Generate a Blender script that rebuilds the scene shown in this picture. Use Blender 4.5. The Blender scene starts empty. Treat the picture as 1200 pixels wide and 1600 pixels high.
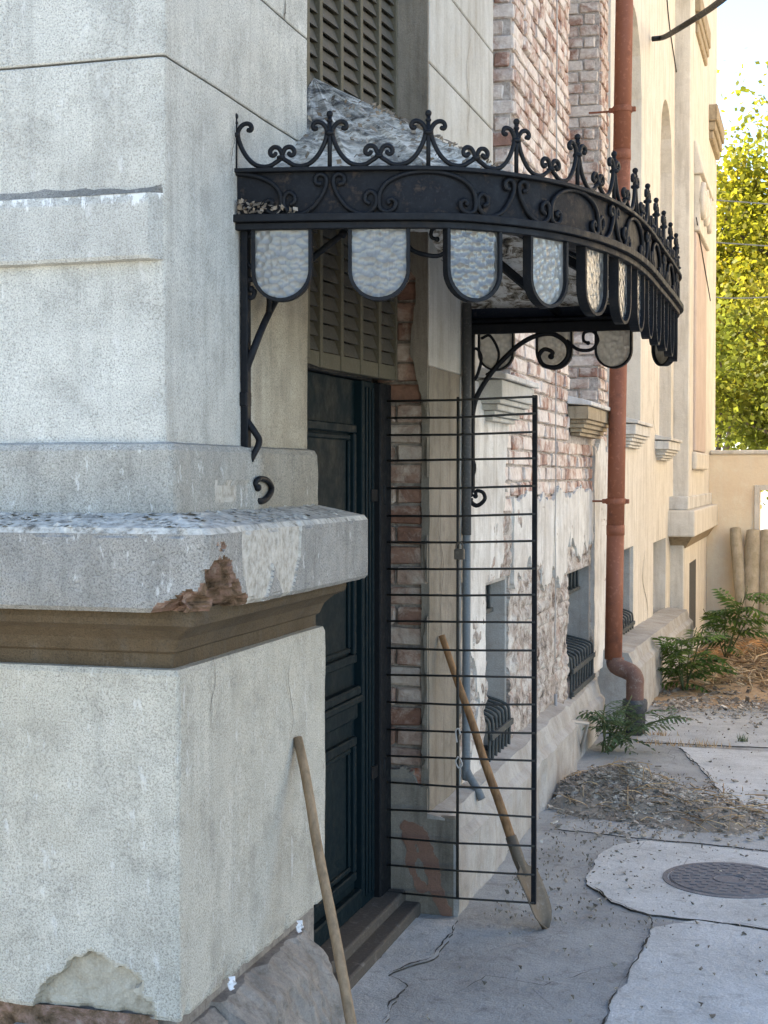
import bpy, bmesh, math, random
from mathutils import Vector, Matrix, Euler, noise

random.seed(7)
R = math.radians
scene = bpy.context.scene
COL = scene.collection

# ------------------------------------------------------------------ camera
cam_data = bpy.data.cameras.new('camera')
cam = bpy.data.objects.new('camera', cam_data)
COL.objects.link(cam)
CAM_POS = Vector((0, 0, 1.6))
CAM_ROT = Euler((R(90 - 1.41), 0, R(16.3)), 'XYZ')
cam.location = CAM_POS
cam.rotation_euler = CAM_ROT
cam_data.sensor_fit = 'VERTICAL'
cam_data.sensor_height = 36
cam_data.lens = 52.0
cam_data.clip_start = 0.05
cam_data.clip_end = 900
scene.camera = cam
scene.render.resolution_x = 768
scene.render.resolution_y = 1024

# ------------------------------------------------------------------ sky, sun, exposure
SUN_DIR = Vector((-0.72, 0.10, 0.66)).normalized()      # towards the sun: over the villa, which shades its own yard
SUN_EL = math.asin(SUN_DIR.z)
SUN_AZ = math.atan2(SUN_DIR.x, SUN_DIR.y)
world = bpy.data.worlds.new('World')
scene.world = world
world.use_nodes = True
wn = world.node_tree
wn.nodes.clear()
w_out = wn.nodes.new('ShaderNodeOutputWorld')
w_bg = wn.nodes.new('ShaderNodeBackground')
w_sky = wn.nodes.new('ShaderNodeTexSky')
w_sky.sky_type = 'NISHITA'
w_sky.sun_disc = False
w_sky.sun_elevation = SUN_EL
w_sky.sun_rotation = SUN_AZ
w_sky.air_density = 0.8
w_sky.dust_density = 0.2
w_sky.ozone_density = 0.4
w_bg.inputs['Strength'].default_value = 0.15
wn.links.new(w_sky.outputs[0], w_bg.inputs[0])
wn.links.new(w_bg.outputs[0], w_out.inputs[0])

sun_data = bpy.data.lights.new('sun', 'SUN')
sun_data.energy = 5.0
sun_data.angle = R(0.53)
sun_data.color = (1.0, 0.86, 0.66)
sun = bpy.data.objects.new('sun', sun_data)
COL.objects.link(sun)
sun.location = (-12, 4, 20)
sun.rotation_euler = SUN_DIR.to_track_quat('Z', 'Y').to_euler()

scene.view_settings.view_transform = 'Standard'
scene.view_settings.look = 'None'
scene.view_settings.gamma = 1
scene.view_settings.exposure = 1.93
scene.cycles.use_denoising = True
scene.cycles.use_adaptive_sampling = True
scene.cycles.adaptive_threshold = 0.015
scene.cycles.max_bounces = 6
scene.cycles.diffuse_bounces = 3
scene.cycles.glossy_bounces = 2
scene.cycles.transparent_max_bounces = 12

# ------------------------------------------------------------------ helpers
FPX = 52.0 / 36.0 * 1600
CM = CAM_ROT.to_matrix()


def ray(px, py):
    return CM @ Vector(((px - 600) / FPX, -(py - 800) / FPX, -1))


def at_x(px, py, x):
    d = ray(px, py)
    return CAM_POS + d * ((x - CAM_POS.x) / d.x)


def at_y(px, py, y):
    d = ray(px, py)
    return CAM_POS + d * ((y - CAM_POS.y) / d.y)


def at_z(px, py, z=0.0):
    d = ray(px, py)
    return CAM_POS + d * ((z - CAM_POS.z) / d.z)


def to_px(p):
    v = CM.transposed() @ (Vector(p) - CAM_POS)
    return 600 + FPX * v.x / -v.z, 800 - FPX * v.y / -v.z, -v.z


def fbm(x, y, z=0.0, o=4):
    return noise.fractal(Vector((x, y, z)), 1.0, 2.0, o)


def nz(x, y, z=0.0):
    return noise.noise(Vector((x, y, z)))


def smooth(a, b, t):
    t = max(0.0, min(1.0, (t - a) / (b - a)))
    return t * t * (3 - 2 * t)


class MB:
    """collects shapes, build() links them as ONE mesh object"""

    def __init__(self):
        self.v = []
        self.f = []
        self.m = []
        self.s = []

    def add(self, verts, faces, mi=0, sm=False):
        b = len(self.v)
        self.v.extend([tuple(p) for p in verts])
        for fc in faces:
            self.f.append(tuple(b + i for i in fc))
            self.m.append(mi)
            self.s.append(sm)
        return b

    def box(self, x0, x1, y0, y1, z0, z1, mi=0, j=0.0):
        v = [(x, y, z) for z in (z0, z1) for y in (y0, y1) for x in (x0, x1)]
        if j:
            v = [tuple(c + random.uniform(-j, j) for c in p) for p in v]
        self.add(v, [(0, 2, 3, 1), (4, 5, 7, 6), (0, 1, 5, 4), (2, 6, 7, 3), (0, 4, 6, 2), (1, 3, 7, 5)], mi)

    def hexa(self, v, mi=0):
        self.add(v, [(0, 2, 3, 1), (4, 5, 7, 6), (0, 1, 5, 4), (2, 6, 7, 3), (0, 4, 6, 2), (1, 3, 7, 5)], mi)

    def prism(self, poly, d, mi=0):
        """poly: list of Vectors (planar), extruded by vector d"""
        n = len(poly)
        d = Vector(d)
        a = [Vector(p) for p in poly]
        v = a + [p + d for p in a]
        fs = [tuple(range(n - 1, -1, -1)), tuple(range(n, 2 * n))]
        fs += [(i, (i + 1) % n, n + (i + 1) % n, n + i) for i in range(n)]
        self.add(v, fs, mi)

    def tube(self, pts, r, sides=6, mi=0, flat=None, up=None, closed=False, cap=True, sm=True):
        """sweep; r number or list; flat=(half_across, half_up) for bars, 'up' the fixed direction across the bar"""
        P = [Vector(p) for p in pts]
        n = len(P)
        if n < 2:
            return
        rr = r if isinstance(r, (list, tuple)) else [r] * n
        rings = []
        N_ = None
        for i in range(n):
            if closed:
                t = P[(i + 1) % n] - P[i - 1]
            else:
                t = P[min(i + 1, n - 1)] - P[max(i - 1, 0)]
            if t.length < 1e-9:
                t = Vector((0, 0, 1))
            t.normalize()
            if up is not None:
                N_ = Vector(up) - t * t.dot(Vector(up))
                if N_.length < 1e-6:
                    N_ = t.orthogonal()
                N_.normalize()
            elif N_ is None:
                N_ = t.orthogonal().normalized()
            else:
                N_ = N_ - t * t.dot(N_)
                if N_.length < 1e-6:
                    N_ = t.orthogonal()
                N_.normalize()
            B_ = t.cross(N_)
            if flat:
                a, b = flat
                k = rr[i] if rr[i] else 1
                ring = [P[i] + N_ * (a * sx * k) + B_ * (b * sy * k) for sx, sy in ((1, 1), (-1, 1), (-1, -1), (1, -1))]
            else:
                ring = [P[i] + (N_ * math.cos(2 * math.pi * q / sides) + B_ * math.sin(2 * math.pi * q / sides)) * rr[i] for q in range(sides)]
            rings.append(ring)
        k = len(rings[0])
        v = [p for ring in rings for p in ring]
        fs = []
        for i in range(n if closed else n - 1):
            i2 = (i + 1) % n
            for q in range(k):
                q2 = (q + 1) % k
                fs.append((i * k + q, i * k + q2, i2 * k + q2, i2 * k + q))
        if cap and not closed:
            fs.append(tuple(range(k - 1, -1, -1)))
            fs.append(tuple(range((n - 1) * k, n * k)))
        self.add(v, fs, mi, sm and not flat)

    def ball(self, c, r, mi=0, seg=8, rings=6, sq=(1, 1, 1)):
        c = Vector(c)
        v = [c + Vector((0, 0, -r * sq[2]))]
        for i in range(1, rings):
            a = -math.pi / 2 + math.pi * i / rings
            for q in range(seg):
                b = 2 * math.pi * q / seg
                v.append(c + Vector((r * sq[0] * math.cos(a) * math.cos(b), r * sq[1] * math.cos(a) * math.sin(b), r * sq[2] * math.sin(a))))
        v.append(c + Vector((0, 0, r * sq[2])))
        fs = []
        for q in range(seg):
            fs.append((0, 1 + (q + 1) % seg, 1 + q))
        for i in range(rings - 2):
            for q in range(seg):
                a = 1 + i * seg
                fs.append((a + q, a + (q + 1) % seg, a + seg + (q + 1) % seg, a + seg + q))
        l = len(v) - 1
        a = 1 + (rings - 2) * seg
        for q in range(seg):
            fs.append((a + q, a + (q + 1) % seg, l))
        self.add(v, fs, mi, True)

    def lathe(self, c, prof, mi=0, seg=16, sm=True):
        """prof: (radius, z) from bottom to top about a vertical axis through c"""
        c = Vector(c)
        v = []
        for (r_, z_) in prof:
            for q in range(seg):
                a = 2 * math.pi * q / seg
                v.append(c + Vector((r_ * math.cos(a), r_ * math.sin(a), z_)))
        fs = []
        for i in range(len(prof) - 1):
            for q in range(seg):
                fs.append((i * seg + q, i * seg + (q + 1) % seg, (i + 1) * seg + (q + 1) % seg, (i + 1) * seg + q))
        fs.append(tuple(range(seg - 1, -1, -1)))
        fs.append(tuple(range((len(prof) - 1) * seg, len(prof) * seg)))
        self.add(v, fs, mi, sm)

    def grid(self, rows, mi=0, sm=False, flip=False, matf=None):
        """rows: list of equally long lists of points"""
        nr, ncol = len(rows), len(rows[0])
        b = len(self.v)
        for r_ in rows:
            self.v.extend([tuple(p) for p in r_])
        for i in range(nr - 1):
            for k in range(ncol - 1):
                a = b + i * ncol + k
                fc = (a, a + 1, a + ncol + 1, a + ncol)
                self.f.append(fc[::-1] if flip else fc)
                self.m.append(matf(i, k) if matf else mi)
                self.s.append(sm)

    def build(self, name, mats, parent=None, bev=0.0, seg=1, solid=None):
        me = bpy.data.meshes.new(name)
        me.from_pydata(self.v, [], self.f)
        if not isinstance(mats, (list, tuple)):
            mats = [mats]
        for m_ in mats:
            me.materials.append(m_)
        me.polygons.foreach_set('material_index', self.m)
        me.polygons.foreach_set('use_smooth', self.s)
        me.update()
        o = bpy.data.objects.new(name, me)
        COL.objects.link(o)
        if parent is not None:
            put(o, parent)
        if solid:
            md = o.modifiers.new('thickness', 'SOLIDIFY')
            md.thickness = solid
            md.offset = -1
        if bev:
            md = o.modifiers.new('edges', 'BEVEL')
            md.width = bev
            md.segments = seg
            md.limit_method = 'ANGLE'
            md.angle_limit = R(35)
        return o


WORLD_LOC = {}


def put(o, parent):
    """parent while keeping the child's coordinates in world space"""
    o.parent = parent
    loc = WORLD_LOC.get(parent.name)
    if loc is not None:
        o.matrix_parent_inverse = Matrix.Translation(-loc)


def thing(name, label, cat, loc=(0, 0, 0), group=None):
    o = bpy.data.objects.new(name, None)
    COL.objects.link(o)
    o.empty_display_size = 0.1
    o.location = loc
    WORLD_LOC[o.name] = Vector(loc)
    o['label'] = label
    o['category'] = cat
    if group:
        o['group'] = group
    return o


def tag(o, label, cat, group=None):
    o['label'] = label
    o['category'] = cat
    if group:
        o['group'] = group
    return o


def copy_of(me, name, parent, loc, rot=(0, 0, 0), scale=(1, 1, 1)):
    o = bpy.data.objects.new(name, me)
    COL.objects.link(o)
    o.location = loc
    o.rotation_euler = rot
    o.scale = scale
    if parent is not None:
        put(o, parent)
    return o


def catmull(pts, n=8):
    P = [Vector(p) for p in pts]
    out = []
    for i in range(len(P) - 1):
        p0 = P[i - 1] if i > 0 else P[0] * 2 - P[1]
        p1, p2 = P[i], P[i + 1]
        p3 = P[i + 2] if i + 2 < len(P) else P[-1] * 2 - P[-2]
        for q in range(n):
            t = q / n
            out.append(0.5 * ((2 * p1) + (p2 - p0) * t + (2 * p0 - 5 * p1 + 4 * p2 - p3) * t * t + (3 * p1 - p0 - 3 * p2 + p3) * t ** 3))
    out.append(P[-1])
    return out


def skin(name, origin, U, V, w, h, cell, fn, thick, mat, parent, wav=None, keep=None):
    """thin coat of plaster with a ragged outline: faces only where fn(u, v) > 0; wav moves it along the normal"""
    U = Vector(U)
    V = Vector(V)
    W = U.cross(V).normalized()
    origin = Vector(origin)
    nu, nv = max(1, int(w / cell)), max(1, int(h / cell))
    F = [[fn(w * i / nu, h * k / nv) for i in range(nu + 1)] for k in range(nv + 1)]
    verts, faces, idx = [], [], {}
    e = cell * 0.5

    def vid(i, k):
        if (i, k) in idx:
            return idx[(i, k)]
        u, v = w * i / nu, h * k / nv
        f0 = F[k][i]
        if f0 <= 0:
            gu = (fn(u + e, v) - f0) / e
            gv = (fn(u, v + e) - f0) / e
            g2 = gu * gu + gv * gv
            if g2 > 1e-6:
                du, dv = -f0 * gu / g2, -f0 * gv / g2
                l = math.hypot(du, dv)
                mx = cell * 0.95
                if l > mx:
                    du, dv = du * mx / l, dv * mx / l
                u, v = min(max(u + du, 0), w), min(max(v + dv, 0), h)
        p = origin + U * u + V * v
        if wav:
            p = p + W * wav(u, v)
        idx[(i, k)] = len(verts)
        verts.append(p)
        return idx[(i, k)]

    for k in range(nv):
        for i in range(nu):
            c = (F[k][i] > 0) + (F[k][i + 1] > 0) + (F[k + 1][i] > 0) + (F[k + 1][i + 1] > 0)
            if c >= 2 and (keep is None or keep(w * (i + .5) / nu, h * (k + .5) / nv)):
                faces.append((vid(i, k), vid(i + 1, k), vid(i + 1, k + 1), vid(i, k + 1)))
    mb = MB()
    mb.add(verts, faces, 0, False)
    return mb.build(name, mat, parent, solid=thick)


# ------------------------------------------------------------------ materials
def NT(name, rough=0.8, spec=0.3):
    m = bpy.data.materials.new(name)
    m.use_nodes = True
    nt = m.node_tree
    b = nt.nodes['Principled BSDF']
    b.inputs['Roughness'].default_value = rough
    b.inputs['Specular IOR Level'].default_value = spec
    return m, nt, b


def pos(nt, scale=(1, 1, 1)):
    g = nt.nodes.new('ShaderNodeNewGeometry')
    mp = nt.nodes.new('ShaderNodeMapping')
    mp.inputs['Scale'].default_value = scale
    nt.links.new(g.outputs['Position'], mp.inputs['Vector'])
    return mp.outputs[0]


def ntex(nt, scale, detail=3, rough=0.55, vec=None, dist=0.0):
    n = nt.nodes.new('ShaderNodeTexNoise')
    n.inputs['Scale'].default_value = scale
    n.inputs['Detail'].default_value = detail
    n.inputs['Roughness'].default_value = rough
    n.inputs['Distortion'].default_value = dist
    nt.links.new(vec if vec is not None else pos(nt), n.inputs['Vector'])
    return n.outputs['Fac']


def vtex(nt, scale, feature='F1', vec=None, out='Distance', rnd=1.0):
    n = nt.nodes.new('ShaderNodeTexVoronoi')
    n.feature = feature
    n.inputs['Scale'].default_value = scale
    n.inputs['Randomness'].default_value = rnd
    nt.links.new(vec if vec is not None else pos(nt), n.inputs['Vector'])
    return n.outputs[out]


def ramp(nt, fac, stops, interp='LINEAR'):
    n = nt.nodes.new('ShaderNodeValToRGB')
    cr = n.color_ramp
    cr.interpolation = interp
    while len(cr.elements) < len(stops):
        cr.elements.new(0.5)
    for e, (p, c) in zip(cr.elements, stops):
        e.position = p
        e.color = (c, c, c, 1) if isinstance(c, (int, float)) else (c[0], c[1], c[2], 1)
    nt.links.new(fac, n.inputs[0])
    return n.outputs[0]


def mix(nt, fac, a, b, mode='MIX'):
    n = nt.nodes.new('ShaderNodeMix')
    n.data_type = 'RGBA'
    n.blend_type = mode
    n.clamp_factor = True
    for k_, (sock, val) in enumerate(((n.inputs[0], fac), (n.inputs[6], a), (n.inputs[7], b))):
        if isinstance(val, (int, float)):
            sock.default_value = val if k_ == 0 else (val, val, val, 1)
        elif isinstance(val, (tuple, list)):
            sock.default_value = (val[0], val[1], val[2], 1)
        else:
            nt.links.new(val, sock)
    return n.outputs[2]


def math_n(nt, op, a, b=0.0):
    n = nt.nodes.new('ShaderNodeMath')
    n.operation = op
    for sock, val in ((n.inputs[0], a), (n.inputs[1], b)):
        if isinstance(val, (int, float)):
            sock.default_value = val
        else:
            nt.links.new(val, sock)
    return n.outputs[0]


def bump(nt, bsdf, hts):
    prev = None
    for h, strength, dist in hts:
        n = nt.nodes.new('ShaderNodeBump')
        n.inputs['Strength'].default_value = strength
        n.inputs['Distance'].default_value = dist
        nt.links.new(h, n.inputs['Height'])
        if prev is not None:
            nt.links.new(prev, n.inputs['Normal'])
        prev = n.outputs[0]
    nt.links.new(prev, bsdf.inputs['Normal'])


def base(nt, b, col):
    nt.links.new(col, b.inputs['Base Color'])


def stucco(name, c, grain=1.0, dirt=0.5, white=0.25, warm=(0.36, 0.30, 0.22), streak=0.35, dry=0.0):
    """coarse thrown render: pitted grains, rain streaks, lime bloom, broad dirt, hairline cracks"""
    m, nt, b = NT(name, 0.92, 0.2)
    P = pos(nt)
    g1 = ntex(nt, 250, 2, 0.6, P)
    g2 = ntex(nt, 520, 1, 0.5, P)
    g = math_n(nt, 'ADD', math_n(nt, 'MULTIPLY', g1, 0.65), math_n(nt, 'MULTIPLY', g2, 0.35))
    dk = tuple(x * (1 - 0.55 * grain) for x in c)
    lt = tuple(min(0.92, x * (1 + 0.36 * grain)) for x in c)
    col = ramp(nt, g, [(0.37, dk), (0.48, c), (0.63, lt)])
    mid = ramp(nt, ntex(nt, 9, 4, 0.68, P), [(0.32, 0.80), (0.5, 1.0), (0.7, 1.12)])
    col = mix(nt, 1.0, col, mid, 'MULTIPLY')
    big = ramp(nt, ntex(nt, 1.9, 5, 0.62, P), [(0.36, 0), (0.68, 1)])
    col = mix(nt, math_n(nt, 'MULTIPLY', big, dirt), col, mix(nt, 0.5, col, warm))
    st = ramp(nt, ntex(nt, 1.0, 5, 0.68, pos(nt, (22, 22, 1.3))), [(0.50, 0), (0.70, 1)])
    col = mix(nt, math_n(nt, 'MULTIPLY', st, streak), col, mix(nt, 0.6, col, (0.13, 0.125, 0.11)))
    wh = ramp(nt, ntex(nt, 1.0, 5, 0.72, pos(nt, (38, 38, 14))), [(0.60, 0), (0.67, 1)])
    col = mix(nt, math_n(nt, 'MULTIPLY', wh, white), col, (0.72, 0.71, 0.67))
    if dry:  # browner, noise-edged zone past the bracket and below canopy height
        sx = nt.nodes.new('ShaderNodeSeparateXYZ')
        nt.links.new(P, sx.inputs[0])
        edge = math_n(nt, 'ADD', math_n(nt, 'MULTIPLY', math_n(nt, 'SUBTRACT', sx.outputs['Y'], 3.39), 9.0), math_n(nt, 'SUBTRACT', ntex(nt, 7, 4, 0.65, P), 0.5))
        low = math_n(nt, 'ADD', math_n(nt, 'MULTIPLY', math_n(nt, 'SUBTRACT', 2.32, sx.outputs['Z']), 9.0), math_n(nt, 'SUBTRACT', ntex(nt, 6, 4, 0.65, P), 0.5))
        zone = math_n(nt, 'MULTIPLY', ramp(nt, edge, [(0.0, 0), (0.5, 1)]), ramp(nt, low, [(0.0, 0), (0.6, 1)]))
        browned = mix(nt, 1.0, col, ramp(nt, ntex(nt, 1.0, 5, 0.65, pos(nt, (9, 9, 1.6))), [(0.3, (0.62, 0.54, 0.43)), (0.7, (0.86, 0.77, 0.64))]), 'MULTIPLY')
        col = mix(nt, math_n(nt, 'MULTIPLY', zone, dry), col, browned)
    base(nt, b, col)
    bump(nt, b, [(g1, 0.7, 0.005), (mid, 0.35, 0.012)])
    return m


M = {}
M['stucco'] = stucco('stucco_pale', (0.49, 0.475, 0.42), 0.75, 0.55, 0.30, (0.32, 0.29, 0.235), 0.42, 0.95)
M['stucco_low'] = stucco('stucco_lower_block', (0.455, 0.425, 0.355), 0.75, 0.6, 0.40, (0.33, 0.285, 0.2), 0.32)
M['stucco_ledge'] = stucco('stucco_ledge_grey', (0.30, 0.285, 0.255), 0.9, 0.85, 0.42, (0.12, 0.115, 0.1), 0.7)
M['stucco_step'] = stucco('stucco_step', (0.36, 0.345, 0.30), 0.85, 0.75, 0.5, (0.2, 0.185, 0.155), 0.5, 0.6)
M['stucco_mould'] = stucco('stucco_moulding', (0.100, 0.072, 0.042), 0.7, 0.7, 0.03, (0.07, 0.05, 0.03), 0.4)


def mk_ledge_top():
    m, nt, b = NT('ledge_top_lime', 0.95, 0.15)
    n1 = ntex(nt, 38, 6, 0.7)
    n2 = ntex(nt, 8, 5, 0.65)
    col = ramp(nt, n1, [(0.36, (0.15, 0.135, 0.11)), (0.44, (0.36, 0.33, 0.275)), (0.52, (0.50, 0.465, 0.395)), (0.66, (0.63, 0.59, 0.51))])
    col = mix(nt, ramp(nt, n2, [(0.40, 0.5), (0.55, 0)]), col, (0.33, 0.315, 0.28))
    base(nt, b, col)
    bump(nt, b, [(n1, 0.5, 0.006), (ntex(nt, 260, 2), 0.4, 0.003)])
    return m


M['ledge_top'] = mk_ledge_top()


def mk_core():
    m, nt, b = NT('exposed_core', 0.95, 0.15)
    n1 = ntex(nt, 26, 6, 0.65, dist=0.4)
    col = ramp(nt, n1, [(0.3, (0.05, 0.032, 0.018)), (0.45, (0.16, 0.105, 0.065)), (0.57, (0.27, 0.17, 0.125)), (0.75, (0.42, 0.35, 0.28))])
    base(nt, b, col)
    bump(nt, b, [(n1, 0.8, 0.02), (ntex(nt, 150, 3), 0.6, 0.005)])
    return m


M['core'] = mk_core()


def mk_peel():
    m, nt, b = NT('peeled_undercoat', 0.92, 0.2)
    n1 = ntex(nt, 55, 6, 0.68)
    col = ramp(nt, n1, [(0.32, (0.26, 0.235, 0.19)), (0.5, (0.42, 0.385, 0.325)), (0.7, (0.54, 0.505, 0.44))])
    base(nt, b, col)
    bump(nt, b, [(n1, 0.6, 0.008), (ntex(nt, 300, 2), 0.3, 0.003)])
    return m


M['peel'] = mk_peel()


def plaster(name, c1, c2, stain=(0.25, 0.22, 0.18), amt=0.5, vstreak=0.5, sc=1.0):
    m, nt, b = NT(name, 0.92, 0.18)
    col = ramp(nt, ntex(nt, 3.2 * sc, 6, 0.62), [(0.3, c2), (0.65, c1)])
    st = ramp(nt, ntex(nt, 1.0, 5, 0.68, pos(nt, (15 * sc, 15 * sc, 1.6 * sc))), [(0.47, 0), (0.7, 1)])
    col = mix(nt, math_n(nt, 'MULTIPLY', st, vstreak), col, stain)
    bl = ramp(nt, ntex(nt, 9 * sc, 6, 0.7, dist=0.5), [(0.52, 0), (0.66, 1)])
    col = mix(nt, math_n(nt, 'MULTIPLY', bl, amt), col, mix(nt, 0.6, col, stain))
    fine = ntex(nt, 210, 3, 0.6)
    col = mix(nt, 0.35, col, mix(nt, 1.0, col, ramp(nt, fine, [(0.3, 0.55), (0.7, 1.25)]), 'MULTIPLY'))
    base(nt, b, col)
    bump(nt, b, [(fine, 0.45, 0.004), (ntex(nt, 18, 5, 0.65), 0.45, 0.012)])
    return m


M['plaster_pil'] = plaster('plaster_pilaster', (0.53, 0.52, 0.475), (0.42, 0.395, 0.34), (0.27, 0.235, 0.18), 0.3, 0.5)
M['plaster_old'] = plaster('plaster_weathered', (0.74, 0.715, 0.66), (0.52, 0.485, 0.43), (0.27, 0.23, 0.18), 0.5, 0.5)
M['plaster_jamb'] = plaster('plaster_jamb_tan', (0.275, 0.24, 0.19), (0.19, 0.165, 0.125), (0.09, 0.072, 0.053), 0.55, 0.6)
M['plaster_far'] = plaster('plaster_cream', (0.74, 0.685, 0.595), (0.64, 0.585, 0.495), (0.40, 0.345, 0.275), 0.4, 0.55, 0.9)
M['plaster_plinth'] = plaster('plinth_render', (0.46, 0.44, 0.40), (0.33, 0.30, 0.26), (0.22, 0.19, 0.15), 0.5, 0.3, 1.5)
M['plaster_wall'] = plaster('yard_wall_render', (0.86, 0.71, 0.50), (0.80, 0.62, 0.42), (0.88, 0.80, 0.63), 0.6, 0.3, 0.8)
M['rough_stone'] = plaster('rough_plinth_stone', (0.35, 0.31, 0.265), (0.21, 0.18, 0.15), (0.08, 0.067, 0.053), 0.8, 0.35, 3.0)


def mk_brick(name='old_brick', lime_at=0.39, tone=1.0):
    m, nt, b = NT(name, 0.93, 0.15)
    oi = nt.nodes.new('ShaderNodeObjectInfo')
    red = ramp(nt, oi.outputs['Random'], [(0.0, (0.30, 0.17, 0.125)), (0.25, (0.38, 0.245, 0.19)), (0.6, (0.44, 0.31, 0.25)), (0.88, (0.48, 0.37, 0.31)), (0.95, (0.40, 0.15, 0.085)), (1.0, (0.36, 0.13, 0.075))])
    var = ntex(nt, 24, 5, 0.65)
    col = mix(nt, 0.6, red, mix(nt, 1.0, red, ramp(nt, var, [(0.3, 0.55), (0.7, 1.4)]), 'MULTIPLY'))
    off = math_n(nt, 'MULTIPLY', oi.outputs['Random'], 0.16)
    wn_ = ntex(nt, 6.5, 6, 0.72, dist=0.5)
    lime = ramp(nt, math_n(nt, 'ADD', wn_, math_n(nt, 'SUBTRACT', off, 0.06)), [(lime_at, 0), (lime_at + 0.16, 1)])
    col = mix(nt, math_n(nt, 'MULTIPLY', lime, 0.9), col, ramp(nt, ntex(nt, 40, 4, 0.6), [(0.3, (0.58, 0.50, 0.43)), (0.7, (0.80, 0.73, 0.65))]))
    dk = ramp(nt, ntex(nt, 17, 5, 0.7), [(0.6, 0), (0.72, 1)])
    col = mix(nt, math_n(nt, 'MULTIPLY', dk, 0.5), col, (0.10, 0.085, 0.075))
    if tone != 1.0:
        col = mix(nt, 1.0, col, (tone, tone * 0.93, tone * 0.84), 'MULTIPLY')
    base(nt, b, col)
    bump(nt, b, [(var, 0.7, 0.012), (ntex(nt, 170, 3), 0.5, 0.004)])
    return m


M['brick'] = mk_brick()
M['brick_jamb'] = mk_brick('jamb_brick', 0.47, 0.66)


def mk_mortar(name, c1, c2):
    m, nt, b = NT(name, 0.95, 0.15)
    n1 = ntex(nt, 30, 6, 0.7)
    col = ramp(nt, n1, [(0.3, c1), (0.65, c2)])
    base(nt, b, col)
    bump(nt, b, [(n1, 0.8, 0.012), (ntex(nt, 180, 3), 0.5, 0.004)])
    return m


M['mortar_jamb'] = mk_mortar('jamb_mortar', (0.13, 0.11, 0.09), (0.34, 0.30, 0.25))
M['mortar'] = mk_mortar('lime_mortar', (0.26, 0.22, 0.19), (0.62, 0.56, 0.50))


def mk_rubble():
    m, nt, b = NT('eroded_masonry', 0.95, 0.15)
    n1 = ntex(nt, 13, 7, 0.72, dist=0.6)
    col = ramp(nt, n1, [(0.33, (0.07, 0.058, 0.046)), (0.41, (0.27, 0.225, 0.185)), (0.50, (0.44, 0.38, 0.325)), (0.59, (0.57, 0.53, 0.47)), (0.74, (0.72, 0.69, 0.63))])
    rd = ramp(nt, ntex(nt, 5.5, 4, 0.6), [(0.55, 0), (0.66, 1)])
    col = mix(nt, math_n(nt, 'MULTIPLY', rd, 0.4), col, (0.38, 0.235, 0.18))
    base(nt, b, col)
    bump(nt, b, [(n1, 0.9, 0.02), (ntex(nt, 120, 4), 0.7, 0.006)])
    return m


M['rubble_face'] = mk_rubble()


def paint(name, c, rough=0.45, spec=0.4, wear=(0.2, 0.18, 0.15), amt=0.25, dust=0.2, sc=1.0, metal=0.0):
    m, nt, b = NT(name, rough, spec)
    b.inputs['Metallic'].default_value = metal
    n1 = ntex(nt, 22 * sc, 6, 0.7)
    col = mix(nt, ramp(nt, n1, [(0.56, 0), (0.68, amt)]), c, wear)
    n2 = ntex(nt, 120 * sc, 3, 0.6)
    col = mix(nt, ramp(nt, n2, [(0.55, 0), (0.75, dust)]), col, tuple(min(0.8, x * 2.4 + 0.06) for x in c))
    base(nt, b, col)
    nt.links.new(ramp(nt, n1, [(0.3, max(0.05, rough - 0.1)), (0.7, min(1, rough + 0.3))]), b.inputs['Roughness'])
    bump(nt, b, [(n2, 0.3, 0.002), (n1, 0.25, 0.004)])
    return m


M['iron'] = paint('black_wrought_iron', (0.0065, 0.0075, 0.0095), 0.5, 0.2, (0.03, 0.026, 0.022), 0.6, 0.08)
M['iron_gutter'] = paint('gutter_black_paint', (0.0075, 0.0085, 0.011), 0.5, 0.16, (0.075, 0.055, 0.04), 0.7, 0.15)
M['iron_gate'] = paint('gate_iron_brown', (0.022, 0.02, 0.016), 0.55, 0.4, (0.075, 0.06, 0.035), 0.8, 0.2)
M['grille'] = paint('grille_grey_green', (0.045, 0.052, 0.05), 0.55, 0.4, (0.12, 0.11, 0.1), 0.6, 0.3)
M['door'] = paint('door_dark_green', (0.003, 0.0105, 0.0135), 0.5, 0.1, (0.012, 0.019, 0.021), 0.35, 0.05, 0.6)
M['door_frame'] = paint('door_frame_dark', (0.006, 0.007, 0.008), 0.6, 0.18, (0.03, 0.026, 0.021), 0.5, 0.08)
M['threshold'] = paint('threshold_worn_wood', (0.085, 0.072, 0.058), 0.8, 0.2, (0.2, 0.18, 0.155), 0.7, 0.3)
M['shutter'] = paint('shutter_olive_brown', (0.108, 0.096, 0.066), 0.75, 0.2, (0.15, 0.138, 0.11), 0.6, 0.2)
M['shutter_slat'] = paint('shutter_slat_brown', (0.088, 0.080, 0.064), 0.75, 0.2, (0.14, 0.13, 0.11), 0.7, 0.25)
M['pipe'] = paint('downpipe_oxide_red', (0.25, 0.092, 0.05), 0.6, 0.3, (0.155, 0.066, 0.045), 0.8, 0.3, 0.3)
M['rust_pipe'] = paint('rusted_elbow', (0.17, 0.095, 0.07), 0.75, 0.3, (0.33, 0.27, 0.23), 0.9, 0.4)
M['castiron'] = paint('cast_iron_grey', (0.07, 0.07, 0.068), 0.7, 0.3, (0.2, 0.18, 0.16), 0.7, 0.4)
M['grey_pvc'] = paint('grey_pipe', (0.15, 0.165, 0.17), 0.55, 0.3, (0.24, 0.24, 0.23), 0.5, 0.2)
M['cable_white'] = paint('cable_white', (0.42, 0.39, 0.35), 0.6, 0.3, (0.3, 0.27, 0.23), 0.5, 0.2)
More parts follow.
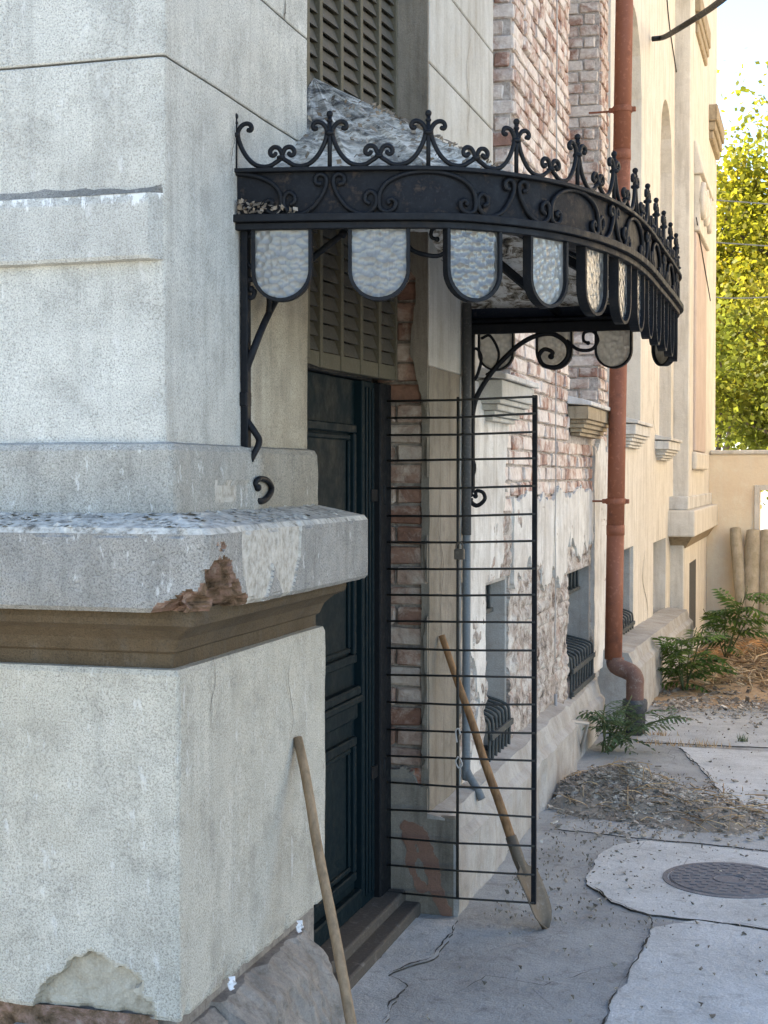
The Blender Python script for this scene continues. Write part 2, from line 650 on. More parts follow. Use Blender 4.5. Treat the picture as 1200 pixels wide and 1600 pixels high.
M['cable_black'] = paint('cable_black', (0.02, 0.019, 0.016), 0.6, 0.3, (0.06, 0.05, 0.04), 0.3, 0.2)
M['brass'] = paint('padlock_steel', (0.09, 0.075, 0.055), 0.55, 0.4, (0.15, 0.12, 0.08), 0.6, 0.3)
M['steel'] = paint('spade_dusty_steel', (0.17, 0.13, 0.09), 0.75, 0.25, (0.24, 0.2, 0.16), 0.9, 0.2)
M['manhole'] = paint('manhole_iron', (0.20, 0.185, 0.18), 0.8, 0.25, (0.34, 0.32, 0.30), 0.8, 0.4)


def mk_zinc():
    m, nt, b = NT('weathered_lead_roof', 0.75, 0.3)
    P = pos(nt)
    n1 = ntex(nt, 15, 7, 0.75, P, 0.5)
    col = ramp(nt, n1, [(0.36, (0.035, 0.031, 0.025)), (0.43, (0.16, 0.15, 0.13)), (0.49, (0.30, 0.275, 0.225)), (0.55, (0.56, 0.52, 0.44)), (0.68, (0.72, 0.68, 0.59))])
    sh = ramp(nt, ntex(nt, 4.5, 4, 0.6, P), [(0.46, 0), (0.56, 1)])
    col = mix(nt, math_n(nt, 'MULTIPLY', sh, 0.35), col, ramp(nt, ntex(nt, 90, 3, 0.6, P), [(0.3, (0.26, 0.24, 0.2)), (0.7, (0.42, 0.40, 0.345))]))
    base(nt, b, col)
    bump(nt, b, [(n1, 0.25, 0.008), (ntex(nt, 90, 4), 0.35, 0.003)])
    return m


M['zinc'] = mk_zinc()


def mk_soffit():
    m, nt, b = NT('soffit_peeling_white', 0.9, 0.2)
    n1 = ntex(nt, 17, 7, 0.75, pos(nt, (1, 1, 1)), 0.8)
    col = ramp(nt, n1, [(0.38, (0.05, 0.04, 0.03)), (0.46, (0.3, 0.26, 0.2)), (0.53, (0.62, 0.6, 0.55)), (0.8, (0.75, 0.74, 0.7))])
    base(nt, b, col)
    bump(nt, b, [(n1, 0.8, 0.01)])
    return m


M['soffit'] = mk_soffit()


def mk_glass():
    m, nt, b = NT('hammered_glass', 0.2, 0.5)
    out = nt.nodes['Material Output']
    v = vtex(nt, 62, 'F1')
    oi = nt.nodes.new('ShaderNodeObjectInfo')
    d = ramp(nt, math_n(nt, 'ADD', ntex(nt, 16, 6, 0.7), math_n(nt, 'MULTIPLY', math_n(nt, 'SUBTRACT', oi.outputs['Random'], 0.5), 0.22)), [(0.46, 0.0), (0.68, 1.0)])
    drip = ramp(nt, ntex(nt, 1.0, 4, 0.6, pos(nt, (90, 90, 9))), [(0.60, 0), (0.66, 1)])
    tint = mix(nt, math_n(nt, 'MULTIPLY', d, 0.55), (0.72, 0.72, 0.68), (0.30, 0.28, 0.235))
    tint = mix(nt, math_n(nt, 'MULTIPLY', drip, 0.6), tint, (0.85, 0.84, 0.8))
    cell = ramp(nt, vtex(nt, 62, 'F1'), [(0.0, 1.06), (0.45, 0.93), (0.8, 0.80)])  # light refracted through the hammered cells, painted into the tint
    tint = mix(nt, 1.0, tint, cell, 'MULTIPLY')
    bmp = nt.nodes.new('ShaderNodeBump')
    bmp.inputs['Strength'].default_value = 0.42
    bmp.inputs['Distance'].default_value = 0.006
    nt.links.new(v, bmp.inputs['Height'])
    tr = nt.nodes.new('ShaderNodeBsdfTranslucent')
    nt.links.new(tint, tr.inputs['Color'])
    df = nt.nodes.new('ShaderNodeBsdfDiffuse')
    nt.links.new(tint, df.inputs['Color'])
    gl = nt.nodes.new('ShaderNodeBsdfGlossy')
    gl.inputs['Roughness'].default_value = 0.12
    tp = nt.nodes.new('ShaderNodeBsdfTransparent')
    nt.links.new(tint, tp.inputs['Color'])
    for n_ in (tr, df, gl):
        nt.links.new(bmp.outputs[0], n_.inputs['Normal'])
    m1 = nt.nodes.new('ShaderNodeMixShader')
    m1.inputs[0].default_value = 0.28
    nt.links.new(tr.outputs[0], m1.inputs[1])
    nt.links.new(df.outputs[0], m1.inputs[2])
    m2 = nt.nodes.new('ShaderNodeMixShader')
    nt.links.new(math_n(nt, 'ADD', math_n(nt, 'MULTIPLY', oi.outputs['Random'], 0.34), 0.16), m2.inputs[0])
    nt.links.new(m1.outputs[0], m2.inputs[1])
    nt.links.new(tp.outputs[0], m2.inputs[2])
    m3 = nt.nodes.new('ShaderNodeMixShader')
    fr = nt.nodes.new('ShaderNodeFresnel')
    fr.inputs[0].default_value = 1.5
    nt.links.new(bmp.outputs[0], fr.inputs['Normal'])
    nt.links.new(math_n(nt, 'MULTIPLY', fr.outputs[0], 1.6), m3.inputs[0])
    nt.links.new(m2.outputs[0], m3.inputs[1])
    nt.links.new(gl.outputs[0], m3.inputs[2])
    nt.links.new(m3.outputs[0], out.inputs['Surface'])
    return m


M['glass'] = mk_glass()


def mk_window_glass():
    m, nt, b = NT('dark_window_glass', 0.15, 0.5)
    b.inputs['Base Color'].default_value = (0.02, 0.022, 0.024, 1)
    return m


M['dark_glass'] = mk_window_glass()


def concrete(name, c1, c2, c3, sc=1.0):
    m, nt, b = NT(name, 0.9, 0.25)
    n1 = ntex(nt, 2.2 * sc, 7, 0.66)
    col = ramp(nt, n1, [(0.3, c2), (0.62, c1)])
    n2 = ntex(nt, 150, 3, 0.6)
    col = mix(nt, 0.5, col, mix(nt, 1.0, col, ramp(nt, n2, [(0.3, 0.6), (0.7, 1.3)]), 'MULTIPLY'))
    st = ramp(nt, ntex(nt, 7 * sc, 6, 0.72, dist=0.4), [(0.55, 0), (0.7, 0.75)])
    col = mix(nt, st, col, c3)
    pb = ramp(nt, vtex(nt, 60), [(0.06, 1), (0.14, 0)])
    sel = ramp(nt, ntex(nt, 22, 2), [(0.52, 0), (0.58, 1)])
    col = mix(nt, math_n(nt, 'MULTIPLY', math_n(nt, 'MULTIPLY', pb, sel), 0.6), col, (0.55, 0.54, 0.5))
    crk = ramp(nt, vtex(nt, 1.9, 'DISTANCE_TO_EDGE', pos(nt)), [(0.0, 1), (0.006, 0)])
    csel = ramp(nt, ntex(nt, 1.1, 2), [(0.52, 0), (0.6, 1)])
    col = mix(nt, math_n(nt, 'MULTIPLY', math_n(nt, 'MULTIPLY', crk, csel), 0.6), col, (0.07, 0.065, 0.06))
    base(nt, b, col)
    bump(nt, b, [(n2, 0.6, 0.005), (ntex(nt, 25, 6, 0.7), 0.7, 0.016)])
    return m


M['conc_mid'] = concrete('concrete_grey', (0.43, 0.43, 0.405), (0.30, 0.295, 0.275), (0.20, 0.19, 0.17), 1.6)
M['conc_light'] = concrete('concrete_pale', (0.65, 0.65, 0.615), (0.50, 0.495, 0.46), (0.34, 0.325, 0.295), 1.6)
M['conc_door'] = concrete('concrete_by_door', (0.53, 0.53, 0.50), (0.39, 0.385, 0.36), (0.28, 0.265, 0.24), 1.6)
M['soil'] = concrete('dusty_soil', (0.34, 0.30, 0.24), (0.23, 0.2, 0.16), (0.15, 0.125, 0.09))


def wood(name, c1, c2, along='z', sc=1.0):
    m, nt, b = NT(name, 0.75, 0.3)
    tc = nt.nodes.new('ShaderNodeTexCoord')
    mp = nt.nodes.new('ShaderNodeMapping')
    mp.inputs['Scale'].default_value = (60 * sc, 60 * sc, 3 * sc)
    nt.links.new(tc.outputs['Object'], mp.inputs['Vector'])
    n1 = ntex(nt, 1.0, 5, 0.65, mp.outputs[0], 0.4)
    col = ramp(nt, n1, [(0.3, c2), (0.6, c1)])
    dirt = ramp(nt, ntex(nt, 9, 5, 0.7), [(0.5, 0), (0.72, 0.7)])
    col = mix(nt, dirt, col, tuple(x * 0.45 for x in c2))
    base(nt, b, col)
    bump(nt, b, [(n1, 0.5, 0.003)])
    return m


M['handle'] = wood('spade_handle_wood', (0.31, 0.17, 0.075), (0.16, 0.08, 0.035))
M['stick'] = wood('broomstick_wood', (0.32, 0.22, 0.13), (0.19, 0.13, 0.075))
M['post'] = plaster('mossy_concrete_post', (0.50, 0.41, 0.29), (0.38, 0.31, 0.21), (0.2, 0.19, 0.09), 0.5, 0.4, 2)
M['bark'] = wood('bark', (0.14, 0.105, 0.075), (0.07, 0.05, 0.035))


def leaf_mat(name, c1, c2, c3, trans=0.45, sc=3.0):
    m, nt, b = NT(name, 0.6, 0.3)
    out = nt.nodes['Material Output']
    g = nt.nodes.new('ShaderNodeNewGeometry')
    n1 = ntex(nt, sc, 3, 0.6)
    col = ramp(nt, n1, [(0.33, c1), (0.55, c2), (0.7, c3)])
    isl = ramp(nt, g.outputs['Random Per Island'], [(0, 0.6), (1, 1.35)])
    col = mix(nt, 1.0, col, isl, 'MULTIPLY')
    base(nt, b, col)
    tr = nt.nodes.new('ShaderNodeBsdfTranslucent')
    nt.links.new(col, tr.inputs['Color'])
    ms = nt.nodes.new('ShaderNodeMixShader')
    ms.inputs[0].default_value = trans
    nt.links.new(b.outputs[0], ms.inputs[1])
    nt.links.new(tr.outputs[0], ms.inputs[2])
    nt.links.new(ms.outputs[0], out.inputs['Surface'])
    return m


M['leaf_tree'] = leaf_mat('foliage_yellow_green', (0.24, 0.26, 0.02), (0.36, 0.34, 0.025), (0.50, 0.36, 0.02), 0.62, 0.9)
M['leaf_tree2'] = leaf_mat('foliage_green', (0.14, 0.17, 0.025), (0.22, 0.24, 0.03), (0.38, 0.32, 0.03), 0.6, 0.8)
M['leaf_plant'] = leaf_mat('foliage_sapling', (0.07, 0.13, 0.03), (0.12, 0.19, 0.04), (0.19, 0.25, 0.05), 0.4, 4)
M['leaf_weed'] = leaf_mat('foliage_weed', (0.07, 0.12, 0.055), (0.12, 0.175, 0.08), (0.2, 0.23, 0.12), 0.35, 6)
M['stem'] = paint('green_stem', (0.10, 0.12, 0.05), 0.7, 0.3, (0.16, 0.12, 0.07), 0.5, 0.2)
M['straw'] = leaf_mat('dry_straw', (0.42, 0.27, 0.13), (0.58, 0.42, 0.24), (0.72, 0.60, 0.42), 0.25, 7)
M['dead_leaf'] = leaf_mat('dead_leaves', (0.13, 0.10, 0.07), (0.24, 0.195, 0.145), (0.42, 0.38, 0.32), 0.1, 9)
M['chips'] = leaf_mat('rubble_chips', (0.22, 0.18, 0.135), (0.38, 0.325, 0.255), (0.60, 0.55, 0.47), 0.0, 14)
M['paper'] = paint('paper_scrap', (0.72, 0.73, 0.74), 0.8, 0.2, (0.5, 0.48, 0.44), 0.3, 0.1)
M['rust_heap'] = mk_mortar('rusty_earth', (0.42, 0.20, 0.07), (0.68, 0.40, 0.18))

# ================================================================== ground
def gz(y):
    return -0.30 * smooth(9.2, 17.0, y)


ys = [-80, -30, -8, 0, 2, 4, 6, 8, 9] + [9.4 + 0.4 * i for i in range(20)] + [17.4, 19, 24, 40, 90, 260]
xs = [-200, -60, -20, -6, -3, -1.6, -1, 0, 1, 2, 4, 8, 20, 60, 200]
g = MB()
g.grid([[(x, y, gz(y)) for x in xs] for y in ys], 0, True)
ground = g.build('ground', M['conc_mid'])
ground['kind'] = 'structure'


M['crack'] = mk_mortar('crack_dirt', (0.03, 0.027, 0.022), (0.10, 0.09, 0.075))


def ragged(pts, step=0.035, amp=0.018, fixed=()):
    """closed outline with broken edges"""
    out = []
    n = len(pts)
    for i in range(n):
        a, b = Vector(pts[i][:2]), Vector(pts[(i + 1) % n][:2])
        k = max(1, int((b - a).length / step))
        d = (b - a)
        pr = Vector((-d.y, d.x)).normalized() if d.length else Vector((0, 0))
        for q in range(k):
            p = a + d * (q / k)
            if i not in fixed:
                p = p + pr * (amp * fbm(p.x * 5, p.y * 5, 3.1, 5) + amp * 0.5 * nz(p.x * 40, p.y * 40))
            out.append(p)
    return out


def slab(pts, z, mat, fixed=()):
    o = ragged(pts, fixed=fixed)
    bm = bmesh.new()
    top = [bm.verts.new((p.x, p.y, gz(p.y) + z)) for p in o]
    f = bm.faces.new(top)
    if f.normal.z < 0 or sum((o[i].x * o[(i + 1) % len(o)].y - o[(i + 1) % len(o)].x * o[i].y) for i in range(len(o))) < 0:
        f.normal_flip()
    r_ = bmesh.ops.extrude_face_region(bm, geom=[f])
    vs = [e for e in r_['geom'] if isinstance(e, bmesh.types.BMVert)]
    for v in vs:
        v.co.z -= 0.0
    for v in top:
        v.co.z = gz(v.co.y) - 0.03
    bmesh.ops.recalc_face_normals(bm, faces=bm.faces)
    bmesh.ops.triangulate(bm, faces=[q for q in bm.faces if len(q.verts) > 4])
    me = bpy.data.meshes.new('slab')
    bm.to_mesh(me)
    bm.free()
    me.materials.append(mat)
    me.materials.append(M['crack'])
    for p in me.polygons:
        if abs(p.normal.z) < 0.7:
            p.material_index = 1
    ob = bpy.data.objects.new('slab', me)
    COL.objects.link(ob)
    put(ob, ground)
    return ob


def gp(px, py):
    p = at_z(px, py, 0)
    return (p.x, p.y)


# pale concrete with the manhole lobe
slab([gp(930, 1640), gp(944, 1596), gp(963, 1555), gp(996, 1500), gp(1021, 1452), gp(1090, 1440), (0.9, 5.05), (1.6, 4.6), (1.6, 2.5), (-0.2, 2.5)], 0.005, M['conc_light'])
slab([gp(1016, 1432), gp(985, 1424), gp(958, 1412), gp(919, 1384), gp(925, 1346), gp(958, 1324), gp(1007, 1316), gp(1200, 1335), (2.2, 6.3), (2.2, 4.9), (1.4, 4.85), gp(1150, 1446)], 0.008, M['conc_light'])
# slab in front of the door
slab([(-1.38, 5.12), gp(716, 1440), gp(699, 1472), gp(677, 1500), gp(606, 1527), gp(633, 1547), gp(600, 1600), (-0.9, 3.2), (-1.4, 3.2)], 0.006, M['conc_door'])
# far slabs with joints between them
slab([gp(1146, 1277), gp(1110, 1215), gp(1060, 1168), gp(1200, 1176), (3.6, 8.9), (3.6, 6.75)], 0.005, M['conc_light'])
slab([gp(995, 1160), gp(1200, 1170), (3.6, 8.98), (3.6, 10.2), gp(1200, 1118), gp(1012, 1118)], 0.006, M['conc_door'])
slab([gp(870, 1296), gp(1010, 1312), gp(1205, 1331), (3.6, 6.45), (3.6, 6.7), gp(1140, 1279), gp(1105, 1290), gp(900, 1280)], 0.004, M['conc_door'])

def crack(pts, w=0.007, z=0.0125):
    P = []
    for a, b in zip(pts[:-1], pts[1:]):
        a, b = Vector(a), Vector(b)
        k = max(1, int((b - a).length / 0.02))
        P += [a.lerp(b, q / k) for q in range(k)]
    P.append(Vector(pts[-1]))
    mb = MB()
    L_, R_ = [], []
    for i, p in enumerate(P):
        d = (P[min(i + 1, len(P) - 1)] - P[max(i - 1, 0)]).normalized()
        n = Vector((-d.y, d.x))
        p = p + n * (0.014 * fbm(p.x * 7, p.y * 7, 3.1, 5) + 0.006 * nz(p.x * 40, p.y * 40))
        ww = w * 0.6 * max(0.08, 0.5 + 1.1 * fbm(p.x * 9, p.y * 9, 8, 4)) * min(1, i / 4, (len(P) - 1 - i) / 4 + .05)
        zz = gz(p.y) + z
        L_.append((p.x + n.x * ww, p.y + n.y * ww, zz))
        R_.append((p.x - n.x * ww, p.y - n.y * ww, zz))
    mb.grid([R_, L_], 0)
    o = mb.build('crack', M['crack'], ground)
    return o


crack([gp(716, 1440), gp(699, 1472), gp(677, 1500), gp(640, 1510), gp(606, 1527), gp(633, 1547), gp(612, 1575), gp(598, 1604)], 0.006)
crack([gp(930, 1640), gp(944, 1596), gp(963, 1555), gp(996, 1500), gp(1021, 1452), gp(1014, 1436), gp(985, 1424), gp(958, 1412), gp(919, 1384)], 0.007)
crack([gp(1018, 1441), gp(1060, 1447), gp(1110, 1450), gp(1150, 1446), gp(1210, 1458)], 0.006)
crack([gp(985, 1158), gp(1040, 1163), gp(1120, 1169), gp(1210, 1174)], 0.012)
crack([gp(1062, 1170), gp(1108, 1214), gp(1146, 1276), gp(1210, 1282)], 0.006)
crack([gp(852, 1290), gp(930, 1302), gp(1010, 1314), gp(1100, 1322), gp(1210, 1334)], 0.004)
crack([gp(700, 1560), gp(760, 1530), gp(850, 1545), gp(930, 1520)], 0.003)
crack([gp(880, 1340), gp(800, 1330), gp(770, 1350)], 0.003)

# scattered grit on the paving
mb = MB()
for i in range(1900):
    x = random.uniform(-1.1, 1.8)
    y = random.uniform(4.0, 10.5)
    if random.random() < 0.55:
        x = -1.15 + abs(random.gauss(0, 0.45))
        y = random.uniform(5.2, 8.0)
    s = random.choice((0.003, 0.004, 0.005, 0.006, 0.008, 0.013))
    c = Vector((x, y, gz(y) + 0.007))
    pts = [c + Vector((random.uniform(-s, s), random.uniform(-s, s), random.uniform(0, s))) for _ in range(4)] + [c + Vector((0, 0, -0.006))]
    mb.add(pts, [(0, 1, 2), (0, 2, 3), (0, 3, 1), (1, 3, 2), (4, 1, 0), (4, 2, 1)], i % 3 > 0)
grit = mb.build('grit', [M['chips'], M['soil']])
grit['kind'] = 'stuff'
grit['label'] = 'fine grit and pebbles strewn over the concrete paving'

# ================================================================== the old villa
villa = thing('villa', 'old stuccoed villa with bare brick, dark door and crumbling plaster along the yard', 'building', (-1.35, 5.0, 0))
X0, Y0 = -1.35, 2.94          # upper wall corner of the near pillar
JN = 3.87                     # near door jamb
JF = 5.20                     # far door jamb


def resample(prof, step):
    out = []
    for i in range(len(prof) - 1):
        (o0, z0), (o1, z1) = prof[i], prof[i + 1]
        l = math.hypot(o1 - o0, z1 - z0)
        k = max(1, int(l / step))
        for q in range(k):
            t = q / k
            out.append((o0 + (o1 - o0) * t, z0 + (z1 - z0) * t, i))
    out.append((prof[-1][0], prof[-1][1], len(prof) - 2))
    return out


def course(name, prof, mats, step=0.05, zstep=None, yend=JN, disp=None, matf=None, r=0.006, ef=0.0, x_left=-3.4, parent=None, cols=None):
    """a band of masonry that wraps the pillar: left face, right face, return into the door reveal.
    prof: (projection, z) from the underside to the top"""
    P = resample(prof, zstep or step)
    # columns: ('L', s) ('C', k) ('R', t) ('E', k) ('B', x)
    C = [('L', x_left)]
    n = int(1.15 / step)
    C += [('L', -1.15 + 1.13 * i / n) for i in range(n + 1)]
    C += [('C', 0), ('C', 1), ('C', 2)]
    n = max(2, int((yend - Y0) / step))
    C += [('R', i / n) for i in range(1, n)]
    C += [('E', 0), ('E', 1), ('E', 2)]
    C += [('B', -1.42), ('B', -1.9)]
    rows = []
    for (o, z, seg) in P:
        row = []
        ye = yend + ef * max(0.0, o)
        for (kind, a) in C:
            d = 0.0
            if kind == 'L':
                x, y = X0 + o + a if a > -1.2 else a, Y0 - o
                if disp:
                    d = disp('L', a, z, o)
                p = (x, y + d, z)
            elif kind == 'C':
                rr = r
                x, y = [(X0 + o - rr, Y0 - o), (X0 + o - .29 * rr, Y0 - o + .29 * rr), (X0 + o, Y0 - o + rr)][a]
                if disp:
                    d = disp('C', 0, z, o)
                p = (x - d * (0.3, .7, 1)[a], y + d * (1, .7, .3)[a], z)
            elif kind == 'R':
                x, y = X0 + o, Y0 - o + r + (ye - Y0 + o - 2 * r) * a
                if disp:
                    d = disp('R', y - Y0 + o, z, o)
                p = (x - d, y, z)
            elif kind == 'E':
                x, y = [(X0 + o, ye - r), (X0 + o - .29 * r, ye - .29 * r), (X0 + o - r, ye)][a]
                if disp:
                    d = disp('E', y - Y0 + o, z, o)
                p = (x - d * .7, y - d * .7, z)
            else:
                p = (a, ye, z)
            row.append(p)
        rows.append(row)
    mb = MB()
    mf = None
    if matf:
        def mf(i, k):
            return matf(C[k], P[i][1], P[i][2], rows[i][k])
    mb.grid(rows, 0, False, False, mf)
    # closing lid and floor towards the inside
    for idx, flip in ((0, True), (len(P) - 1, False)):
        row = rows[idx]
        inner = [(-3.4, 3.6, row[0][2]), (-1.9, 3.6, row[0][2])]
        poly = list(row) + [inner[1], inner[0]]
        mb.add(poly, [tuple(range(len(poly)))[::-1] if flip else tuple(range(len(poly)))])
    return mb.build(name, mats, parent or villa)


def rough_d(amp, sc, seed):
    def f(kind, s, z, o):
        a = s if kind != 'L' else s - 3
        return -amp * fbm(a * sc, z * sc, seed, 4)
    return f


# core, then shaft blocks with recessed joints
mb = MB()
mb.box(-3.4, X0 - 0.02, Y0 + 0.02, JN - 0.02, 0.0, 6.49)
mb.build('pillar_core', M['mortar'], villa)
zj = [1.66, 2.503, 2.797, 3.09, 3.39, 3.7, 4.3, 5.2, 6.49]
def rd(kind, s, z, o):
    a = s if kind != 'L' else s - 3
    d = -0.004 * fbm(a * 3, z * 3, 1.7, 4)
    if kind == 'C' or abs(s) < 0.022:
        d += 0.012 * max(0, fbm(z * 17, 3.1, 0.4, 4) - 0.12)
    return d


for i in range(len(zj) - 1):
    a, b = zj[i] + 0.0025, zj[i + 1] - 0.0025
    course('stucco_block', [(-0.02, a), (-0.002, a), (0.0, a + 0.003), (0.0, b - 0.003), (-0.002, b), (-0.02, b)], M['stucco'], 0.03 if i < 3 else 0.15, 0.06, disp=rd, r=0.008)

# string course on the face towards the camera
def mk_band():
    m = stucco('stucco_band', (0.44, 0.43, 0.385), 0.75, 0.5, 0.3, (0.3, 0.27, 0.22), 0.3)
    nt = m.node_tree
    b = nt.nodes['Principled BSDF']
    src = b.inputs['Base Color'].links[0].from_socket
    g_ = nt.nodes.new('ShaderNodeNewGeometry')
    sp = nt.nodes.new('ShaderNodeSeparateXYZ')
    nt.links.new(g_.outputs['Position'], sp.inputs[0])
    mr = nt.nodes.new('ShaderNodeMapRange')
    mr.inputs[1].default_value = 2.13
    mr.inputs[2].default_value = 2.212
    nt.links.new(sp.outputs['Z'], mr.inputs[0])
    dr = ntex(nt, 1.0, 5, 0.72, pos(nt, (46, 46, 13)))
    fac = ramp(nt, math_n(nt, 'ADD', math_n(nt, 'MULTIPLY', mr.outputs[0], 0.34), math_n(nt, 'SUBTRACT', dr, 0.5)), [(0.30, 0), (0.36, 1)])
    base(nt, b, mix(nt, math_n(nt, 'MULTIPLY', fac, 0.9), src, (0.72, 0.71, 0.67)))
    return m


M['band'] = mk_band()
M['grime'] = stucco('stucco_grime', (0.31, 0.29, 0.25), 0.9, 1.0, 0.3, (0.07, 0.062, 0.05), 0.9)
XB = [-3.4] + [-2.2 + 0.02 * q for q in range(41)] + [-1.392, -1.380, -1.368, -1.356]
mb = MB()
rows = []
for (o, z) in [(-0.01, 2.062), (0.020, 2.066), (0.024, 2.074), (0.024, 2.19), (0.018, 2.209)]:
    rows.append([(x, Y0 - o * smooth(-1.354, -1.385, x) - 0.0025 * fbm(x * 5, z * 9, 2, 4) * (o > 0) + (0.002 if x > -1.36 else 0), z + 0.003 * nz(x * 6, z * 3, 5)) for x in XB])
mb.grid(rows, 0)
mb.build('string_course', M['band'], villa)
mb = MB()
rows = []
for (o, z) in [(0.019, 2.2085), (0.012, 2.214), (0.004, 2.222), (-0.004, 2.230)]:
    rows.append([(x, Y0 - o * smooth(-1.354, -1.385, x) + (0.002 if x > -1.36 else 0), z + ((0.016 * fbm(x * 11, z * 3, 5, 5) + 0.004 * nz(x * 60, z)) * (z - 2.208) / 0.03 if z > 2.21 else 0.003 * nz(x * 6, z * 3, 5))) for x in XB])
mb.grid(rows, 0)
mb.build('grime_fillet', M['grime'], villa)

# step above the ledge
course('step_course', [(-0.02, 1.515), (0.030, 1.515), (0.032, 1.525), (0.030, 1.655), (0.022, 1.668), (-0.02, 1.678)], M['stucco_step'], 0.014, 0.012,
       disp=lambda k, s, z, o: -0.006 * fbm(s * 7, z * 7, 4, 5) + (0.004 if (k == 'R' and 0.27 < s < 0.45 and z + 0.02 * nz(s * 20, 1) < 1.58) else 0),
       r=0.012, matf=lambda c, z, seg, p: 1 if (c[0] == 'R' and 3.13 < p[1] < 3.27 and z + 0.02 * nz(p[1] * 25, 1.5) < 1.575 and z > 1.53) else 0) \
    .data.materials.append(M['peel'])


# the ledge, its near corner broken away
def bite(a, z):
    n1 = fbm(a * 9, z * 13, 2.2, 5)
    n2 = fbm(a * 30, z * 34, 8.2, 3)
    e1 = math.hypot((a - 0.03) / 0.175, (z - 1.308) / 0.062) - 1
    e2 = math.hypot((a - 0.060) / 0.105, (z - 1.352) / 0.088) - 1
    return min(e1, e2) - 0.42 * n1 - 0.12 * n2


def ledge_dmg(kind, s, z, o):
    if kind == 'L':
        a = s
    elif kind == 'C':
        a = 0.0
    elif kind == 'R':
        a = s
    else:
        return 0.0
    base_ = -0.005 * fbm(a * 9 + (7 if kind == 'L' else 0), z * 9, 6.1, 5) + (0.012 * max(0, fbm(a * 14, z * 5, 1.1, 4) - 0.1) if (z < 1.335 or z > 1.475) else 0)
    if o < 0.05:
        return base_
    nn = 0.035 * fbm(a * 11, z * 11, 2.2, 5)
    # big bite out of the lower corner
    e = bite(a, z)
    if e < 0:
        return base_ + 0.074 * smooth(0, 0.32, -e) * (0.75 + 0.55 * nz(a * 18, z * 26, 3)) + 0.010 * fbm(a * 45, z * 45, 5, 3) + 0.010
    # shallow flaking right of it
    h = 1.39 - 0.10 * abs(math.sin(a * 17.0)) + 0.04 * fbm(a * 13, 3.3, 1, 4)
    if 0.19 < a < 0.56 and z > h and o > 0.12:
        return base_ + 0.006
    return base_


def ledge_mat(c, z, seg, p):
    if c[0] == 'B':
        return 0
    if seg >= 3:
        return 1
    k = c[0]
    if k in 'LCR':
        a = c[1] if k == 'L' else (0 if k == 'C' else p[1] - 2.77)
        nn = 0.035 * fbm(a * 11, z * 11, 2.2, 5)
        e = bite(a, z)
        if e < 0.02:
            return 2
        h = 1.39 - 0.10 * abs(math.sin(a * 17.0)) + 0.04 * fbm(a * 13, 3.3, 1, 4)
        if 0.19 < a < 0.56 and z > h:
            return 3
    return 0


course('ledge', [(0.05, 1.318), (0.160, 1.318), (0.170, 1.328), (0.170, 1.480), (0.160, 1.492), (-0.02, 1.530)],
       [M['stucco_ledge'], M['ledge_top'], M['core'], M['peel']], 0.004, 0.004, disp=ledge_dmg, matf=ledge_mat, r=0.010, ef=0.10)

# lumps and flakes lying on the ledge
mb = MB()
for i in range(360):
    if i % 2:
        x, y = random.uniform(-1.34, -1.20), random.uniform(2.78, 3.82)
    else:
        x, y = random.uniform(-1.9, -1.2), random.uniform(2.785, 2.90)
    o = max(x - X0, Y0 - y)
    z = 1.53 - 0.04 * (o + 0.02) / 0.18
    s = random.uniform(0.003, 0.011)
    c = Vector((x, y, z + .001))
    a = random.uniform(0, 6.28)
    d1 = Vector((math.cos(a), math.sin(a), random.uniform(-.3, .3))) * s
    d2 = Vector((-math.sin(a), math.cos(a), random.uniform(-.3, .3))) * s * random.uniform(.4, 1)
    up = Vector((0, 0, s * random.uniform(.2, .6)))
    mb.add([c - d1 - d2, c + d1 - d2 * .6, c + d1 * .7 + d2, c - d1 + d2, c + up], [(0, 1, 4), (1, 2, 4), (2, 3, 4), (3, 0, 4)])
lf = mb.build('ledge_flakes', M['ledge_top'], villa)
lf['kind'] = 'stuff'

# moulding under the ledge and lower block
course('ledge_moulding', [(0.0, 1.180), (0.022, 1.180), (0.024, 1.186), (0.024, 1.216), (0.036, 1.222), (0.040, 1.232), (0.050, 1.250), (0.078, 1.272), (0.110, 1.286), (0.114, 1.300), (0.108, 1.321), (0.0, 1.321)],
       M['stucco_mould'], 0.02, 0.012, disp=rough_d(0.003, 8, 3.3), r=0.006)


M['peel_warm'] = plaster('undercoat_sandy', (0.50, 0.45, 0.355), (0.36, 0.315, 0.235), (0.2, 0.16, 0.1), 0.6, 0.2, 3)


def low_dmg(kind, s, z, o):
    a = s if kind == 'L' else (0 if kind == 'C' else s)
    d = -0.004 * fbm(a * 4 + (9 if kind == 'L' else 0), z * 4, 8.8, 5)
    if low_hole(kind, s, z) > 0:
        d += 0.022 + 0.006 * fbm(a * 22, z * 22, 3, 4)
    if z < 0.475:
        d += 0.012 * max(0, fbm(a * 16, 1.2, 4, 4)) * (0.475 - z) / 0.03
    return d


def low_hole(kind, s, z):
    if kind != 'L':
        return -1
    nn = fbm(s * 9, z * 9, 5.5, 5)
    return 1 - math.hypot((s + 0.215) / 0.125, (z - 0.435) / 0.125) + 0.35 * nn


course('pillar_base', [(0.0, 0.425), (0.046, 0.428), (0.050, 0.438), (0.050, 1.172), (0.044, 1.184), (0.0, 1.186)],
       [M['stucco_low'], M['peel_warm']], 0.005, 0.005, disp=low_dmg, r=0.007,
       matf=lambda c, z, seg, p: 1 if (c[0] == 'L' and low_hole('L', c[1], z) > -0.05) else 0)

